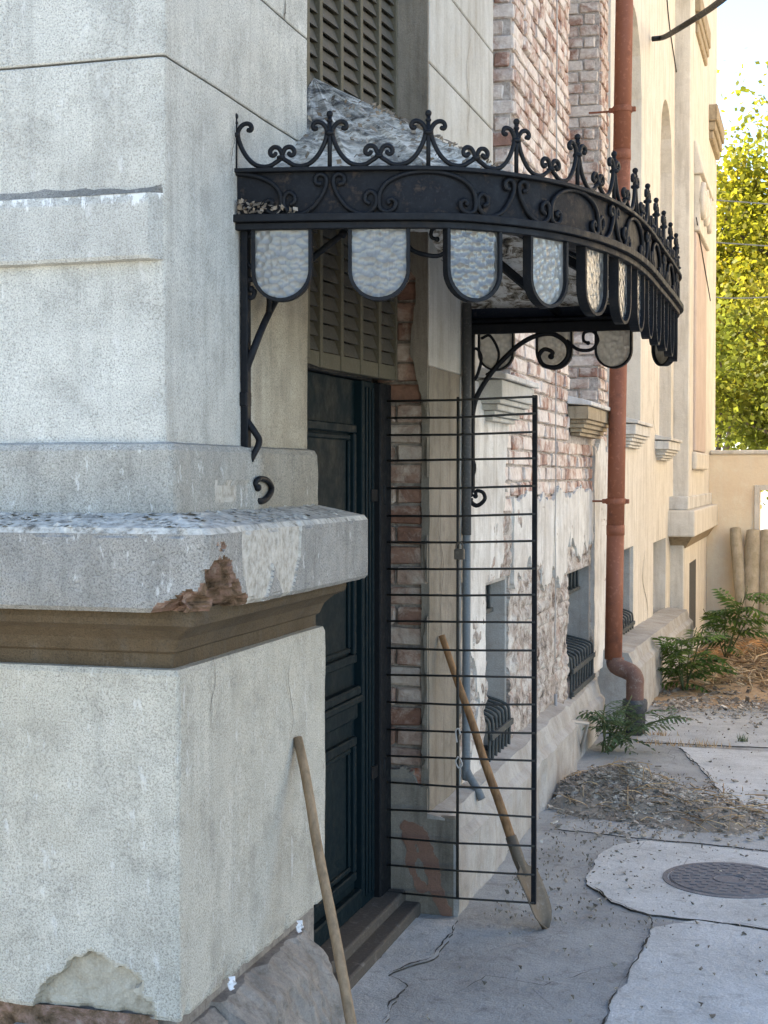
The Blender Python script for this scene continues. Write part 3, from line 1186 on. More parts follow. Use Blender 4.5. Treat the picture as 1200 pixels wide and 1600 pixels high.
# rough plinth stones under it
def stone(x0t, x0b, y0, y1, z0, z1, seed, name='plinth_stone', mat=None, amp=0.03):
    """splayed face on +X with broken surface and a far end face"""
    nu, nv = 110, 48
    rows = []
    for k in range(nv + 1):
        t = k / nv
        z = z1 + (z0 - z1) * t
        row = [(-1.7, y0, z)]
        for i in range(nu + 1):
            u = i / nu
            y = y0 + (y1 - y0) * u + 0.03 * nz(z * 9, seed, 2) * u
            x = x0t + (x0b - x0t) * t ** 0.7 + amp * fbm(y * 7, z * 7, seed, 6) + 0.010 * fbm(y * 28 + z * 20, z * 24, seed, 4)
            edge = smooth(0, .14, t) * smooth(0, .03, 1 - u)
            row.append((x - 0.03 * (1 - edge), y, z))
        row.append((-1.7, y1, z))
        rows.append(row)
    mb = MB()
    mb.grid(rows, 0, True, True)
    mb.add(rows[0], [tuple(range(len(rows[0])))])
    return mb.build(name, mat or M['rough_stone'], villa)


stone(-1.285, -1.13, 2.2, 3.10, -0.05, 0.385, 3.1)
stone(-1.275, -1.115, 3.115, 3.70, -0.05, 0.395, 9.7)
mb = MB()
mb.box(-3.4, -1.325, 2.93, JN - .03, -0.05, 0.43)
mb.build('plinth_core', M['rough_stone'], villa)
# left plinth face seen under the broken plaster
rows = [[(x, 2.905 + 0.02 * fbm(x * 8, z * 8, 2, 5), z) for x in [-3.4 + 0.06 * q for q in range(35)]] for z in (-0.05, 0.1, 0.2, 0.28, 0.34, 0.39, 0.43)]
mb = MB()
mb.grid(rows, 0)
mb.build('plinth_face', M['core'], villa)

# ------------------------------------------------------------------ door recess
mb = MB()
mb.box(-1.95, -1.90, 3.6, 5.4, 0.0, 4.4)
mb.build('recess_back', M['door_frame'], villa)
mb = MB()
mb.box(-1.9, -1.44, JN - 0.01, JF + 0.02, 3.75, 4.4)
mb.build('lintel', M['plaster_pil'], villa, bev=0.01)

DX = -1.54
mb = MB()
mb.box(DX - 0.05, DX, 3.80, 4.90, 0.09, 1.93)
door = mb.build('door_leaf', M['door'], villa, bev=0.003)
mb = MB()
mb.box(DX - 0.03, DX + 0.028, 4.902, 5.05, 0.09, 1.93)
for q in range(3):
    yy = 4.935 + q * 0.038
    mb.box(DX + 0.028, DX + 0.034, yy, yy + 0.02, 0.12, 1.91)
mb.build('astragal', M['door'], door, bev=0.003)


def panel_frame(y0, y1, z0, z1, parent, w=0.03, d=0.022, name='panel_moulding'):
    for lst, ww, dd in (((y0, y1, z0, z1), w, d), ((y0 + w * 1.2, y1 - w * 1.2, z0 + w * 1.2, z1 - w * 1.2), w * .6, d * .5)):
        a, b, c, e = lst
        m_ = MB()
        m_.box(DX, DX + dd, a, b, e - ww, e)
        m_.box(DX, DX + dd, a, b, c, c + ww)
        m_.box(DX, DX + dd * .96, a, a + ww, c + ww, e - ww)
        m_.box(DX, DX + dd * .96, b - ww, b, c + ww, e - ww)
        m_.build(name, M['door'], parent, bev=0.004)


panel_frame(4.10, 4.86, 0.955, 1.775, door)
panel_frame(4.10, 4.86, 0.20, 0.70, door)
mb = MB()
mb.box(DX, DX + 0.034, 3.9, 4.87, 0.845, 0.875)
mb.box(DX, DX + 0.044, 3.9, 4.87, 0.820, 0.844)
mb.box(DX, DX + 0.022, 3.9, 4.87, 0.760, 0.819)
mb.build('lock_rail', M['door'], door, bev=0.005)
mb = MB()
mb.box(DX, DX + 0.030, 3.9, 4.90, 0.092, 0.16)
mb.build('kick_rail', M['door'], door, bev=0.006)
for zz in (1.53, 0.545):
    mb = MB()
    mb.box(DX + 0.029, DX + 0.040, 4.98, 5.10, zz - 0.022, zz + 0.022)
    mb.tube([(DX + 0.045, 5.10, zz - 0.035), (DX + 0.045, 5.10, zz + 0.035)], 0.011, 8)
    mb.build('hinge', M['door_frame'], door, bev=0.002)
mb = MB()
mb.box(DX - 0.06, DX + 0.05, 5.052, 5.19, 0.07, 1.93)
mb.box(DX - 0.06, DX + 0.02, 3.88, 5.05, 1.932, 1.95)
mb.build('door_frame', M['door_frame'], villa, bev=0.004)
mb = MB()
mb.box(-1.60, -1.375, JN - 0.03, 5.185, -0.02, 0.045)
mb.box(-1.60, -1.43, JN - 0.03, 5.18, 0.046, 0.088)
th = mb.build('threshold', M['threshold'], villa, bev=0.008, seg=2)

# ------------------------------------------------------------------ louvred shutters over the door
slat_me = {}


def shutter(pA, pB, z0, z1, ncol, label=None):
    """louvred leaf between plan points A (near) and B (far)"""
    A, B = Vector((pA[0], pA[1], 0)), Vector((pB[0], pB[1], 0))
    d = B - A
    L = d.length
    d.normalize()
    nrm = Vector((d.y, -d.x, 0))       # outwards (+X)
    rot = math.atan2(d.y, d.x)
    mw = 0.028
    mb = MB()

    def bar(u0, u1, za, zb, t0, t1):
        v = []
        for z in (za, zb):
            for t in (t0, t1):
                for u in (u0, u1):
                    v.append(A + d * u + nrm * t + Vector((0, 0, z)))
        mb.hexa(v)
    cw = L / ncol
    for i in range(ncol + 1):
        u = i * cw
        w2 = mw * (0.5 if i in (0, ncol) else 0.42)
        bar(max(0, u - w2), min(L, u + w2), z0, z1, -0.03, 0.018)
    bar(0.012, L - 0.012, z0 - 0.001, z0 + 0.05, -0.028, 0.014)
    bar(0.012, L - 0.012, z1 - 0.05, z1 - 0.001, -0.028, 0.014)
    sh = mb.build('shutter', M['shutter'], villa, bev=0.002)
    key = round(cw, 4)
    if key not in slat_me:
        s = MB()
        w2 = cw / 2 - mw * 0.42 - 0.001
        # tilted board, lower edge outwards, local X along the leaf
        s.hexa([(-w2, 0.011, -0.0225), (w2, 0.011, -0.0225), (-w2, 0.004, -0.0225), (w2, 0.004, -0.0225), (-w2, -0.006, 0.0215), (w2, -0.006, 0.0215), (-w2, -0.013, 0.0215), (w2, -0.013, 0.0215)])
        me = s.build('slat_tmp', M['shutter_slat'])
        slat_me[key] = me.data
        bpy.data.objects.remove(me)
    # local Y must point outwards: rotate so that X = -d, Y = nrm
    ang = math.atan2(-d.y, -d.x)
    k = int((z1 - z0 - 0.1) / 0.0462)
    for c in range(ncol):
        for q in range(k):
            z = z0 + 0.075 + q * 0.0462
            if z > 3.62:
                break
            p = A + d * ((c + .5) * cw) + Vector((0, 0, z))
            copy_of(slat_me[key], 'slat', sh, p, (random.uniform(-.03, .03), random.uniform(-.012, .012), ang))
    return sh


shutter((-1.545, 4.30), (-1.478, 5.17), 1.945, 3.70, 5)
s2 = MB()
s2.box(-1.56, -1.49, 3.88, 4.29, 1.96, 3.7)
s2.build('shutter_panel', M['shutter'], villa)

# ------------------------------------------------------------------ bricks
def brick_mesh(l, d, h, seed):
    rnd = random.Random(seed)
    bm = bmesh.new()
    bmesh.ops.create_cube(bm, size=1)
    for v in bm.verts:
        v.co = Vector((v.co.x * l, v.co.y * d, v.co.z * h))
    bmesh.ops.bevel(bm, geom=list(bm.edges), offset=0.006, segments=1, affect='EDGES')
    for v in bm.verts:
        v.co += Vector((rnd.uniform(-.004, .004), rnd.uniform(-.005, .004), rnd.uniform(-.0035, .0035)))
    me = bpy.data.meshes.new('brick')
    bm.to_mesh(me)
    bm.free()
    me.materials.append(M['brick'])
    return me


BR = {k: [brick_mesh(l, 0.11, 0.063, 10 * i + q) for q in range(5)] for i, (k, l) in enumerate((('s', 0.245), ('h', 0.118), ('m', 0.17), ('q', 0.068)))}
BL = {'s': 0.245, 'h': 0.118, 'm': 0.17, 'q': 0.068}
PITCH = 0.074
brick_list = []     # (area, kind, loc, rotz, owner)


def brick_run(start, direction, length, outward, zs, owner, skip=None, first='s'):
    """courses of bricks along a plan direction"""
    d = Vector((direction[0], direction[1], 0)).normalized()
    w = Vector((outward[0], outward[1], 0)).normalized()
    ang = math.atan2(-w.x, w.y) + math.pi      # local -Y outwards
    S = Vector((start[0], start[1], 0))
    for ci, z in enumerate(zs):
        u = 0.0
        seq = 0
        # row starts alternate
        startk = ('s', 'h')[ci % 2] if first == 's' else ('m', 'q')[ci % 2]
        while u < length - 0.03:
            k = startk if seq == 0 else random.choice(('s', 's', 'h', 'h', 'm'))
            rem = length - u
            if BL[k] > rem + 0.004:
                fit = [q for q in BL if BL[q] <= rem + 0.004]
                if not fit:
                    break
                k = max(fit, key=lambda q: BL[q])
            l = BL[k]
            c = S + d * (u + l / 2) + Vector((0, 0, z)) - w * (0.055 + random.uniform(-.004, .006))
            if not (skip and skip(c)):
                px, py, dep = to_px(c + w * .055)
                vis = w.dot((CAM_POS - c).normalized())
                inside = -20 < px < 1220 and -20 < py < 1620
                area = (l * 0.06 * max(vis, 0) / (dep * dep)) if inside else -1
                # behind the canopy band
                if 770 < px < 1060 and 300 < py < 500:
                    area *= 0.2
                brick_list.append((area, k, c, ang, owner))
            u += l + 0.011
            seq += 1


# far jamb (brick face towards the camera)
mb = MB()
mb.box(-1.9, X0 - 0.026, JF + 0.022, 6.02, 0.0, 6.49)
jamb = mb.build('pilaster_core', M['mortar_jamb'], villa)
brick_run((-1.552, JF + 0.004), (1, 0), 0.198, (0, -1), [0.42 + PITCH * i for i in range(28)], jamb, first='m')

# facade backing with openings
def facade(y0, y1, z0, z1, x, holes, mat, name, xin=-1.9):
    """wall sheet at x with recessed openings; holes: dict(y0,y1,z0,z1,d,arch)"""
    brk = {y0, y1}
    for h in holes:
        brk.update((h['y0'], h['y1']))
        if h.get('arch'):
            for q in range(1, 12):
                brk.add(h['y0'] + (h['y1'] - h['y0']) * q / 12)
    brk = sorted(b for b in brk if y0 <= b <= y1)
    mb = MB()
    for a, b in zip(brk[:-1], brk[1:]):
        m_ = (a + b) / 2
        hs = []
        for h in holes:
            if h['y0'] < m_ < h['y1']:
                za, zb = h['z0'], [h['z1'], h['z1']]
                if h.get('arch'):
                    r_ = (h['y1'] - h['y0']) / 2
                    c = (h['y0'] + h['y1']) / 2
                    zb = [h['z1'] - r_ + math.sqrt(max(0, r_ * r_ - (q - c) ** 2)) for q in (a, b)]
                hs.append((za, zb, h))
        hs.sort(key=lambda t: t[0])
        lo = [z0, z0]
        for za, zb, h in hs:
            mb.add([(x, a, lo[0]), (x, b, lo[1]), (x, b, za), (x, a, za)], [(0, 1, 2, 3)])
            xd = x - h['d']
            mb.add([(x, a, zb[0]), (x, b, zb[1]), (xd, b, zb[1]), (xd, a, zb[0])], [(0, 1, 2, 3)])
            mb.add([(x, a, za), (x, b, za), (xd, b, za), (xd, a, za)], [(3, 2, 1, 0)])
            mb.add([(xd, a, za), (xd, b, za), (xd, b, zb[1]), (xd, a, zb[0])], [(0, 1, 2, 3)], 1 if h.get('glass') else 0)
            for yy, zz, fl in ((h['y0'], zb[0], a), (h['y1'], zb[1], b)):
                if abs(yy - fl) < 1e-6:
                    mb.add([(x, yy, za), (xd, yy, za), (xd, yy, zz), (x, yy, zz)], [(0, 1, 2, 3) if fl == b else (3, 2, 1, 0)])
            lo = zb
        mb.add([(x, a, lo[0]), (x, b, lo[1]), (x, b, z1), (x, a, z1)], [(0, 1, 2, 3)])
    mb.add([(x, y0, z0), (x, y0, z1), (xin, y0, z1), (xin, y0, z0)], [(0, 1, 2, 3)])
    return mb.build(name, mat, villa)


WIN = [dict(y0=6.17, y1=6.71, z0=0.30, z1=1.14, d=0.30, glass=False), dict(y0=8.38, y1=9.33, z0=0.30, z1=1.05, d=0.34), dict(y0=10.25, y1=11.45, z0=0.30, z1=1.06, d=0.30)]
NI = [dict(y0=6.30, y1=6.80, z0=2.03, z1=5.2, d=0.34), dict(y0=8.45, y1=9.69, z0=2.03, z1=5.2, d=0.34)]
BX = X0 - 0.026
back = facade(6.02, 10.05, 0.0, 6.49, BX, [WIN[0], WIN[1]] + NI, [M['mortar']], 'facade_wall')


def in_hole(y, z, mg=0.0, wins=True):
    for h in NI + (WIN if wins else []):
        if h['y0'] - mg < y < h['y1'] + mg and h['z0'] - mg < z < h['z1'] + mg:
            return True
    return False


ZB = [1.46 + PITCH * i for i in range(48)]
brick_run((X0 - 0.009, 6.815), (0, 1), 1.62, (1, 0), ZB, back)
brick_run((X0 - 0.009, 6.31), (0, 1), 0.5, (1, 0), [z for z in ZB if z < 1.98], back)
brick_run((X0 - 0.009, 8.45), (0, 1), 1.24, (1, 0), [z for z in ZB if z < 1.80], back)
brick_run((X0 - 0.009, 9.70), (0, 1), 0.36, (1, 0), ZB, back)
# reveals of the niches, facing the camera
brick_run((-1.66, 6.786), (1, 0), 0.30, (0, -1), [z for z in ZB if z > 2.06], back, first='m')
brick_run((-1.68, 9.676), (1, 0), 0.32, (0, -1), [z for z in ZB if z > 2.06], back, first='m')

brick_list.sort(key=lambda t: -t[0])
rest = MB()
for n_, (area, k, c, ang, owner) in enumerate(brick_list):
    me = random.choice(BR[k])
    rx, ry, rz = random.uniform(-.02, .02), random.uniform(-.012, .012), ang + random.uniform(-.02, .02)
    if n_ < 296 and area > 0:
        bo = copy_of(me, 'brick', owner, c, (rx, ry, rz))
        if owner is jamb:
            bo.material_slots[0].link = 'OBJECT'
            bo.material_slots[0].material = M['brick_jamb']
    elif area > 0 or c.z < 5:
        mt = Matrix.Translation(c) @ Euler((rx, ry, rz)).to_matrix().to_4x4()
        rest.add([mt @ v.co for v in me.vertices], [tuple(p.vertices) for p in me.polygons])
o = rest.build('brickwork', M['brick'], back)
o['kind'] = 'stuff'

# ------------------------------------------------------------------ plaster on the far pilaster and the jamb
for i, (a, b) in enumerate(((1.995, 2.50), (2.50, 2.79), (2.79, 3.09), (3.09, 3.42), (3.42, 3.75), (3.75, 4.6), (4.6, 6.48))):
    mb = MB()
    mb.box(BX - 0.01, X0, JF, 6.295, a + 0.003, b - 0.003)
    mb.build('plaster_block', M['plaster_pil'], villa, bev=0.004)
# tan plaster inside the reveal: ragged edge left of the corner, full above
def jamb_f(u, v):
    z = 0.02 + v
    x = -1.56 + u
    n = 0.035 * fbm(z * 5, x * 6, 7.7, 5)
    if z > 2.34:
        e = (z - 2.34) * 2
    else:
        e = -1
    if z < 1.0:
        c = -1.352
    elif z < 1.75:
        c = -1.350
    else:
        c = -1.352 - 0.05 * smooth(1.75, 2.1, z)
    f1 = x - c + n
    f2 = (z - 2.30) + 0.9 * (abs(x + 1.44) - 0.06) + n * 2
    f3 = 0.46 - z + n * 2.5 + 0.4 * max(0, x + 1.5) * 0
    return max(f1, f2, f3)


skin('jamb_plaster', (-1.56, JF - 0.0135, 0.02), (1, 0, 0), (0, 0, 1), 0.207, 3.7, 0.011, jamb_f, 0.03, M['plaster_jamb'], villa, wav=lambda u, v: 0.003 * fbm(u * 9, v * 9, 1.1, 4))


# front coat on the pilaster below the blocks
def pil_f(u, v):
    y, z = JF + u, 0.33 + v
    n = 0.05 * fbm(y * 5, z * 5, 2.9, 5)
    if 6.12 < y < 6.74 and z < 1.17 + n:
        return -0.05
    return min(6.35 - y + n + (0.25 if z > 1.2 else 0), 0.5)


def front_ok(y, z, mg=0.012):
    return not in_hole(y, z, mg)


skin('pilaster_plaster', (X0 + 0.001, JF, 0.33), (0, 1, 0), (0, 0, 1), 0.95, 1.665, 0.014, pil_f, 0.03, M['plaster_jamb'], villa, wav=lambda u, v: 0.004 * fbm(u * 6, v * 6, 3.1, 4), keep=lambda u, v: JF + u < 5.68)
skin('wall_plaster', (X0 + 0.001, 5.69, 0.33), (0, 1, 0), (0, 0, 1), 0.95, 1.66, 0.014,
     lambda u, v: (lambda y, z: min(0.5, (6.48 - y) + 0.22 * fbm(y * 4, z * 3, 5.2, 5) + (z - 1.35) * 0.30, (0.08 + 1.0 * fbm(y * 3.4, z * 2.1, 9.9, 5)) if z < 1.35 else 9))(5.69 + u, 0.33 + v),
     0.03, M['plaster_old'], villa, wav=lambda u, v: 0.005 * fbm(u * 6, v * 6, 3.1, 4), keep=lambda u, v: front_ok(5.69 + u, 0.33 + v))

# rough eroded masonry under the plaster, lower storey
def masonry(name, y0, y1, z0, z1, x, cell, seed):
    def wav(u, v):
        y, z = y0 + u, z0 + v
        row = math.floor(z / PITCH)
        fz = z / PITCH - row
        fy = (y + (0.125 if row % 2 else 0)) / 0.255
        fy -= math.floor(fy)
        joint = min(min(fz, 1 - fz) * PITCH, min(fy, 1 - fy) * 0.255)
        er = smooth(-0.25, 0.25, fbm(y * 2.5, z * 2.5, seed, 3))
        return 0.011 * smooth(0.0, 0.013, joint) * er + 0.014 * fbm(y * 9, z * 9, seed, 6) + 0.008 * nz(y * 26, z * 26, seed) + 0.004 * nz(y * 60, z * 60, seed)
    return skin(name, (x, y0, z0), (0, 1, 0), (0, 0, 1), y1 - y0, z1 - z0, cell, lambda u, v: 1.0, 0.04, M['rubble_face'], villa, wav=wav, keep=lambda u, v: front_ok(y0 + u, z0 + v, 0.0))


masonry('eroded_masonry', 5.7, 9.9, 0.28, 1.44, X0 - 0.016, 0.014, 4.4)


# whitewashed plaster tongue hanging over the masonry beyond the gate
def tongue_f(u, v):
    y, z = 6.75 + u, 0.9 + v
    low = 1.13 + 0.10 * fbm(y * 3.0, 0.5, 7, 4) + 0.12 * abs(nz(y * 9, 2.2)) - (0.10 if 7.5 < y < 8.3 else 0)
    top = 1.50 + 0.05 * fbm(y * 4, 9.5, 1, 4)
    n = 0.03 * fbm(y * 12, z * 12, 1.4, 4)
    return min(z - low, top - z) + n


skin('plaster_tongue', (X0 + 0.004, 6.75, 0.9), (0, 1, 0), (0, 0, 1), 2.55, 0.72, 0.012, tongue_f, 0.022, M['plaster_old'], villa, wav=lambda u, v: 0.006 * fbm(u * 7, v * 7, 2.1, 4), keep=lambda u, v: front_ok(6.75 + u, 0.9 + v, 0.0))
# pier coat beside the second window, by the downpipe
skin('pier_plaster', (X0 + 0.006, 9.34, 0.34), (0, 1, 0), (0, 0, 1), 0.72, 1.5, 0.016,
     lambda u, v: min(0.3, u + 0.10 * fbm(u * 5, v * 4, 3.3, 5) + 0.04, 1.46 - v + 0.12 * fbm(u * 6, v * 6, 1.3, 4)), 0.03, M['plaster_old'], villa, wav=lambda u, v: 0.005 * fbm(u * 7, v * 7, 6.1, 4))

# reveals of the basement windows
for i, h in enumerate(WIN):
    mb = MB()
    xa, xb = X0 - 0.04 - h['d'] + 0.05, X0 - 0.022
    mb.box(xa, xb, h['y1'] - 0.02, h['y1'] + 0.004, h['z0'], h['z1'])
    mb.box(xa, xb, h['y0'] + 0.001, h['y1'] - 0.021, h['z1'] - 0.018, h['z1'] + 0.004)
    mb.build('window_reveal', M['plaster_plinth'], villa, bev=0.004)


# ------------------------------------------------------------------ basement windows: barred light above, bellied grille below
def basement_window(h, n):
    y0, y1, z0, z1 = h['y0'] + 0.03, h['y1'] - 0.05, h['z0'], h['z1']
    xb = X0 - 0.085
    mb = MB()
    mb.box(xb - 0.03, xb - 0.015, y0 - .02, y1 + .02, z1 - 0.16, z1 - 0.019)
    win = mb.build('basement_window', M['dark_glass'], villa)
    m2 = MB()
    m2.box(xb - 0.014, xb + 0.012, y0, y1, z1 - 0.165, z1 - 0.145)
    m2.build('window_rail', M['grille'], win, bev=0.002)
    for q in range(n):
        y = y0 + (y1 - y0) * (q + .5) / n
        m2 = MB()
        m2.tube([(xb, y, z1 - 0.15), (xb, y, z1 - 0.02)], 0.009, 6)
        m2.build('window_bar', M['grille'], win)
    # belly grille
    xb = X0 - 0.045 - h['d'] + 0.06
    m2 = MB()
    zt, zm, zbm = z0 + 0.37, z0 + 0.19, z0 + 0.02
    xo = X0 + 0.015
    for zz in (z0 + 0.175, z0 + 0.045):
        m2.box(xo - 0.006, xo + 0.008, y0, y1, zz - 0.014, zz + 0.014)
        m2.box(xb, xo - 0.007, y1 - 0.014, y1, zz - 0.012, zz + 0.012)
    gr = m2.build('belly_grille', M['grille'], villa, bev=0.002)
    for q in range(n + 2):
        y = y0 + 0.015 + (y1 - y0 - 0.03) * q / (n + 1)
        pts = catmull([(xb + 0.02, y, zt + 0.16), (xb + 0.03, y, zt + 0.02), (xb + 0.10, y, zt - 0.06), ((xb + xo) / 2 + 0.03, y, zt - 0.085), (xo - 0.03, y, zt - 0.115), (xo - 0.010, y, zt - 0.16), (xo - 0.012, y, zbm + 0.02), (xo - 0.012, y, zbm - 0.02)], 5)
        m3 = MB()
        m3.tube(pts, 0.0075, 6)
        m3.build('grille_bar', M['grille'], gr)


basement_window(WIN[0], 5)
basement_window(WIN[1], 7)


# ------------------------------------------------------------------ consoles (sills of the niches)
def console(y0, y1, ztop, mat, proj=0.10):
    mb = MB()
    x = X0 - 0.02
    # capping slab with fall
    mb.hexa([(x, y0 - .02, ztop - 0.035), (X0 + proj + .02, y0 - .02, ztop - 0.045), (x, y1 + .02, ztop - 0.035), (X0 + proj + .02, y1 + .02, ztop - 0.045),
             (x, y0 - .02, ztop + 0.012), (X0 + proj + .02, y0 - .02, ztop - 0.022), (x, y1 + .02, ztop + 0.012), (X0 + proj + .02, y1 + .02, ztop - 0.022)])
    s = mb.build('sill', M['plaster_old'], villa, bev=0.004)
    z = ztop - 0.046
    for k, (pr, ins, hh) in enumerate(((proj, 0.0, 0.075), (proj * .85, .035, 0.022), (proj * .68, .06, 0.026), (proj * .5, .09, 0.024), (proj * .35, .12, 0.02))):
        m2 = MB()
        m2.box(x, X0 + pr, y0 + ins, y1 - ins, z - hh, z - 0.0015)
        m2.build('corbel_step', mat, s, bev=0.003)
        z -= hh
    return s


M['sill_tan'] = plaster('sill_render_tan', (0.44, 0.36, 0.25), (0.33, 0.26, 0.17), (0.14, 0.1, 0.06), 0.5, 0.6, 2)
console(6.02, 6.74, 2.045, M['plaster_pil'])
console(8.42, 9.50, 2.045, M['sill_tan'])

# ------------------------------------------------------------------ plinths
def plinth(y0, y1, xf, ztop, seed, name='plinth', zt2=None, cell=0.03):
    prof = [(xf, -0.4), (xf, ztop - 0.13), (xf - 0.012, ztop - 0.115), (xf - 0.03, ztop - 0.10), (xf - 0.05, ztop - 0.02), (X0 - 0.02, ztop)]
    P = resample(prof, 0.02)
    n = max(2, int((y1 - y0) / cell))
    rows = []
    for (x, z, s) in P:
        row = [(-1.6, y0 + 0.005, z)]
        for i in range(n + 1):
            y = y0 + (y1 - y0) * i / n
            chip = 0.03 * max(0, fbm(y * 3.0, z * 3.0, seed, 4) - 0.22)
            row.append((x + 0.008 * fbm(y * 6, z * 6, seed, 5) - chip, y, z + gz(y) * 0.5 + 0.006 * nz(y * 5, x * 9, seed)))
        row.append((-1.6, y1, z + gz(y1) * .5))
        rows.append(row)
    mb = MB()
    mb.grid(rows, 0)
    return mb.build(name, M['plaster_plinth'], villa)


plinth(JF - 0.012, 7.95, -1.236, 0.375, 3.0)
plinth(7.96, 9.30, -1.27, 0.33, 5.0)
plinth(9.72, 14.2, -1.11, 0.46, 8.0)
# exposed pink render on the end of the plinth by the door
RED = [[at_y(px, py, JF) for px, py in q] for q in ([(636, 1290), (655, 1300), (668, 1330), (680, 1370), (690, 1412), (705, 1436)], [(640, 1300), (643, 1325), (640, 1350), (652, 1368), (660, 1385)])]


def red_f(u, v):
    x, z = -1.56 + u, -0.01 + v
    best = 9
    for pl_ in RED:
        for p, q in zip(pl_[:-1], pl_[1:]):
            dx, dz = q.x - p.x, q.z - p.z
            t = max(0, min(1, ((x - p.x) * dx + (z - p.z) * dz) / (dx * dx + dz * dz)))
            best = min(best, math.hypot(x - p.x - t * dx, z - p.z - t * dz))
    return 0.024 - best + 0.022 * fbm(x * 14, z * 14, 2.6, 4)


M['red_coat'] = plaster('red_undercoat', (0.27, 0.155, 0.105), (0.2, 0.115, 0.08), (0.16, 0.1, 0.07), .3, .2, 2)
skin('red_render', (-1.56, JF - 0.0145, -0.01), (1, 0, 0), (0, 0, 1), 0.30, 0.44, 0.006, red_f, 0.004, M['red_coat'], villa, wav=lambda u, v: 0.0012)
mb = MB()
mb.box(-1.56, -1.243, JF - 0.012, JF + .03, -0.02, 0.36)
mb.build('plinth_end', M['plaster_jamb'], villa, bev=0.012, seg=2)

# ------------------------------------------------------------------ far part of the facade
NF = [dict(y0=10.75, y1=11.89, z0=2.0, z1=5.15, d=0.30, arch=True), dict(y0=13.35, y1=14.5 - 0.05, z0=1.9, z1=5.05, d=0.22, arch=True)]
WF = [WIN[2], dict(y0=12.9, y1=14.0, z0=0.2, z1=1.02, d=0.25)]
far = facade(10.05, 14.75, -0.4, 6.49, X0, NF + WF, [M['plaster_far']], 'facade_wall', -1.6)
basement_window(WIN[2], 7)
console(10.72, 11.7, 2.02, M['plaster_old'])
console(13.0, 14.1, 1.95, M['plaster_old'], 0.12)

# projecting bay at the far end
mb = MB()
RX = -1.20
mb.box(-1.9, RX, 14.72, 18.6, 1.2, 8.0)
bay = mb.build('bay_wall', M['plaster_far'], villa, bev=0.01)
mb = MB()
mb.box(-1.9, RX - 0.02, 14.45, 18.6, -0.4, 1.02)
mb.build('bay_base', M['plaster_far'], villa, bev=0.01)
mb = MB()
mb.box(-1.9, RX + 0.10, 14.20, 18.2, 1.02, 1.27)
mb.build('bay_ledge', M['plaster_far'], villa, bev=0.015, seg=2)
mb = MB()
mb.box(-1.9, RX + 0.03, 14.32, 18.2, 1.271, 1.40)
mb.build('bay_step', M['plaster_old'], villa, bev=0.012, seg=2)
mb = MB()
mb.hexa([(-1.9, 14.5, 0.90), (RX - .01, 14.5, 0.90), (-1.9, 18.15, 0.90), (RX - .01, 18.15, 0.90), (-1.9, 14.28, 1.018), (RX + 0.07, 14.28, 1.018), (-1.9, 18.15, 1.018), (RX + .07, 18.15, 1.018)])
mb.build('bay_moulding', M['sill_tan'], villa)
mb = MB()
mb.box(RX - 0.06, RX - 0.017, 15.1, 15.9, 0.0, 0.72)
mb.build('bay_window', M['castiron'], villa)
# flat pilaster strip, foot and carved capital on the bay
mb = MB()
mb.box(RX - .01, RX + 0.028, 15.2, 16.6, 1.85, 4.05)
mb.build('pilaster_strip', plaster('strip_pink', (0.60, 0.49, 0.42), (0.52, 0.42, 0.35), (0.4, 0.3, 0.25), .3, .3), villa, bev=0.01)
mb = MB()
mb.box(RX - .01, RX + 0.05, 15.1, 16.7, 1.66, 1.84)
mb.build('pilaster_foot', M['plaster_far'], villa, bev=0.02, seg=2)
capm = MB()
capm.hexa([(RX - .01, 15.15, 4.62), (RX + .10, 15.15, 4.62), (RX - .01, 16.75, 4.62), (RX + .10, 16.75, 4.62), (RX - .01, 15.15, 4.95), (RX + .02, 15.15, 4.95), (RX - .01, 15.9, 5.05), (RX + .02, 15.9, 5.05)])
capm.box(RX - .01, RX + .06, 15.2, 16.65, 4.06, 4.619)
cp = capm.build('capital', M['plaster_far'], villa, bev=0.015, seg=2)
for yy in (15.35, 15.75, 16.25):
    v_ = MB()
    pts = []
    for q in range(26):
        a = q / 25 * 4.2 * math.pi
        r_ = 0.20 - 0.16 * q / 25
        pts.append((RX + 0.075 + 0.01 * q / 25, yy + r_ * 0.8 * math.cos(a), 4.36 + r_ * math.sin(a)))
    v_.tube(pts, 0.035, 6)
    v_.build('volute', M['plaster_far'], cp)
# hood moulds high on the bay
for (a, b, zc, pr) in ((15.2, 16.6, 6.25, .06), (17.2, 18.5, 5.62, .10)):
    mb = MB()
    for k, (p_, h0, h1) in enumerate(((pr, 0.0, .18), (pr * .75, -.10, -0.003), (pr * .5, -.2, -.103))):
        mb.box(RX - .01, RX + p_, a + k * .03, b - k * .03, zc + h0, zc + h1)
    mb.build('hood_mould', M['sill_tan'], villa, bev=0.01)
# eaves and roof, above the picture; range roof lowered so sun reaches the added building
mb = MB()
mb.box(-9.0, X0 + 0.30, 2.5, 14.70, 6.5, 6.7)
mb.build('eaves', M['plaster_far'], villa, bev=0.05)
mb = MB()
mb.hexa([(-9.2, 2.4, 6.702), (X0 + .34, 2.4, 6.702), (-9.2, 14.70, 6.702), (X0 + .34, 14.70, 6.702), (-6, 5, 8.4), (-4.4, 5, 8.4), (-6, 14.7, 8.4), (-4.4, 14.7, 8.4)])
mb.build('roof', M['zinc'], villa)
mb = MB()
mb.box(-7.0, RX + 0.25, 14.71, 18.9, 8.0, 8.2)
mb.build('bay_eaves', M['plaster_far'], villa, bev=0.05)
mb = MB()
mb.box(-9.0, -1.95, 3.9, 14.70, -0.4, 6.49)
mb.box(-7.0, -1.91, 14.701, 18.5, -0.4, 7.99)
mb.build('building_body', M['plaster_far'], villa)


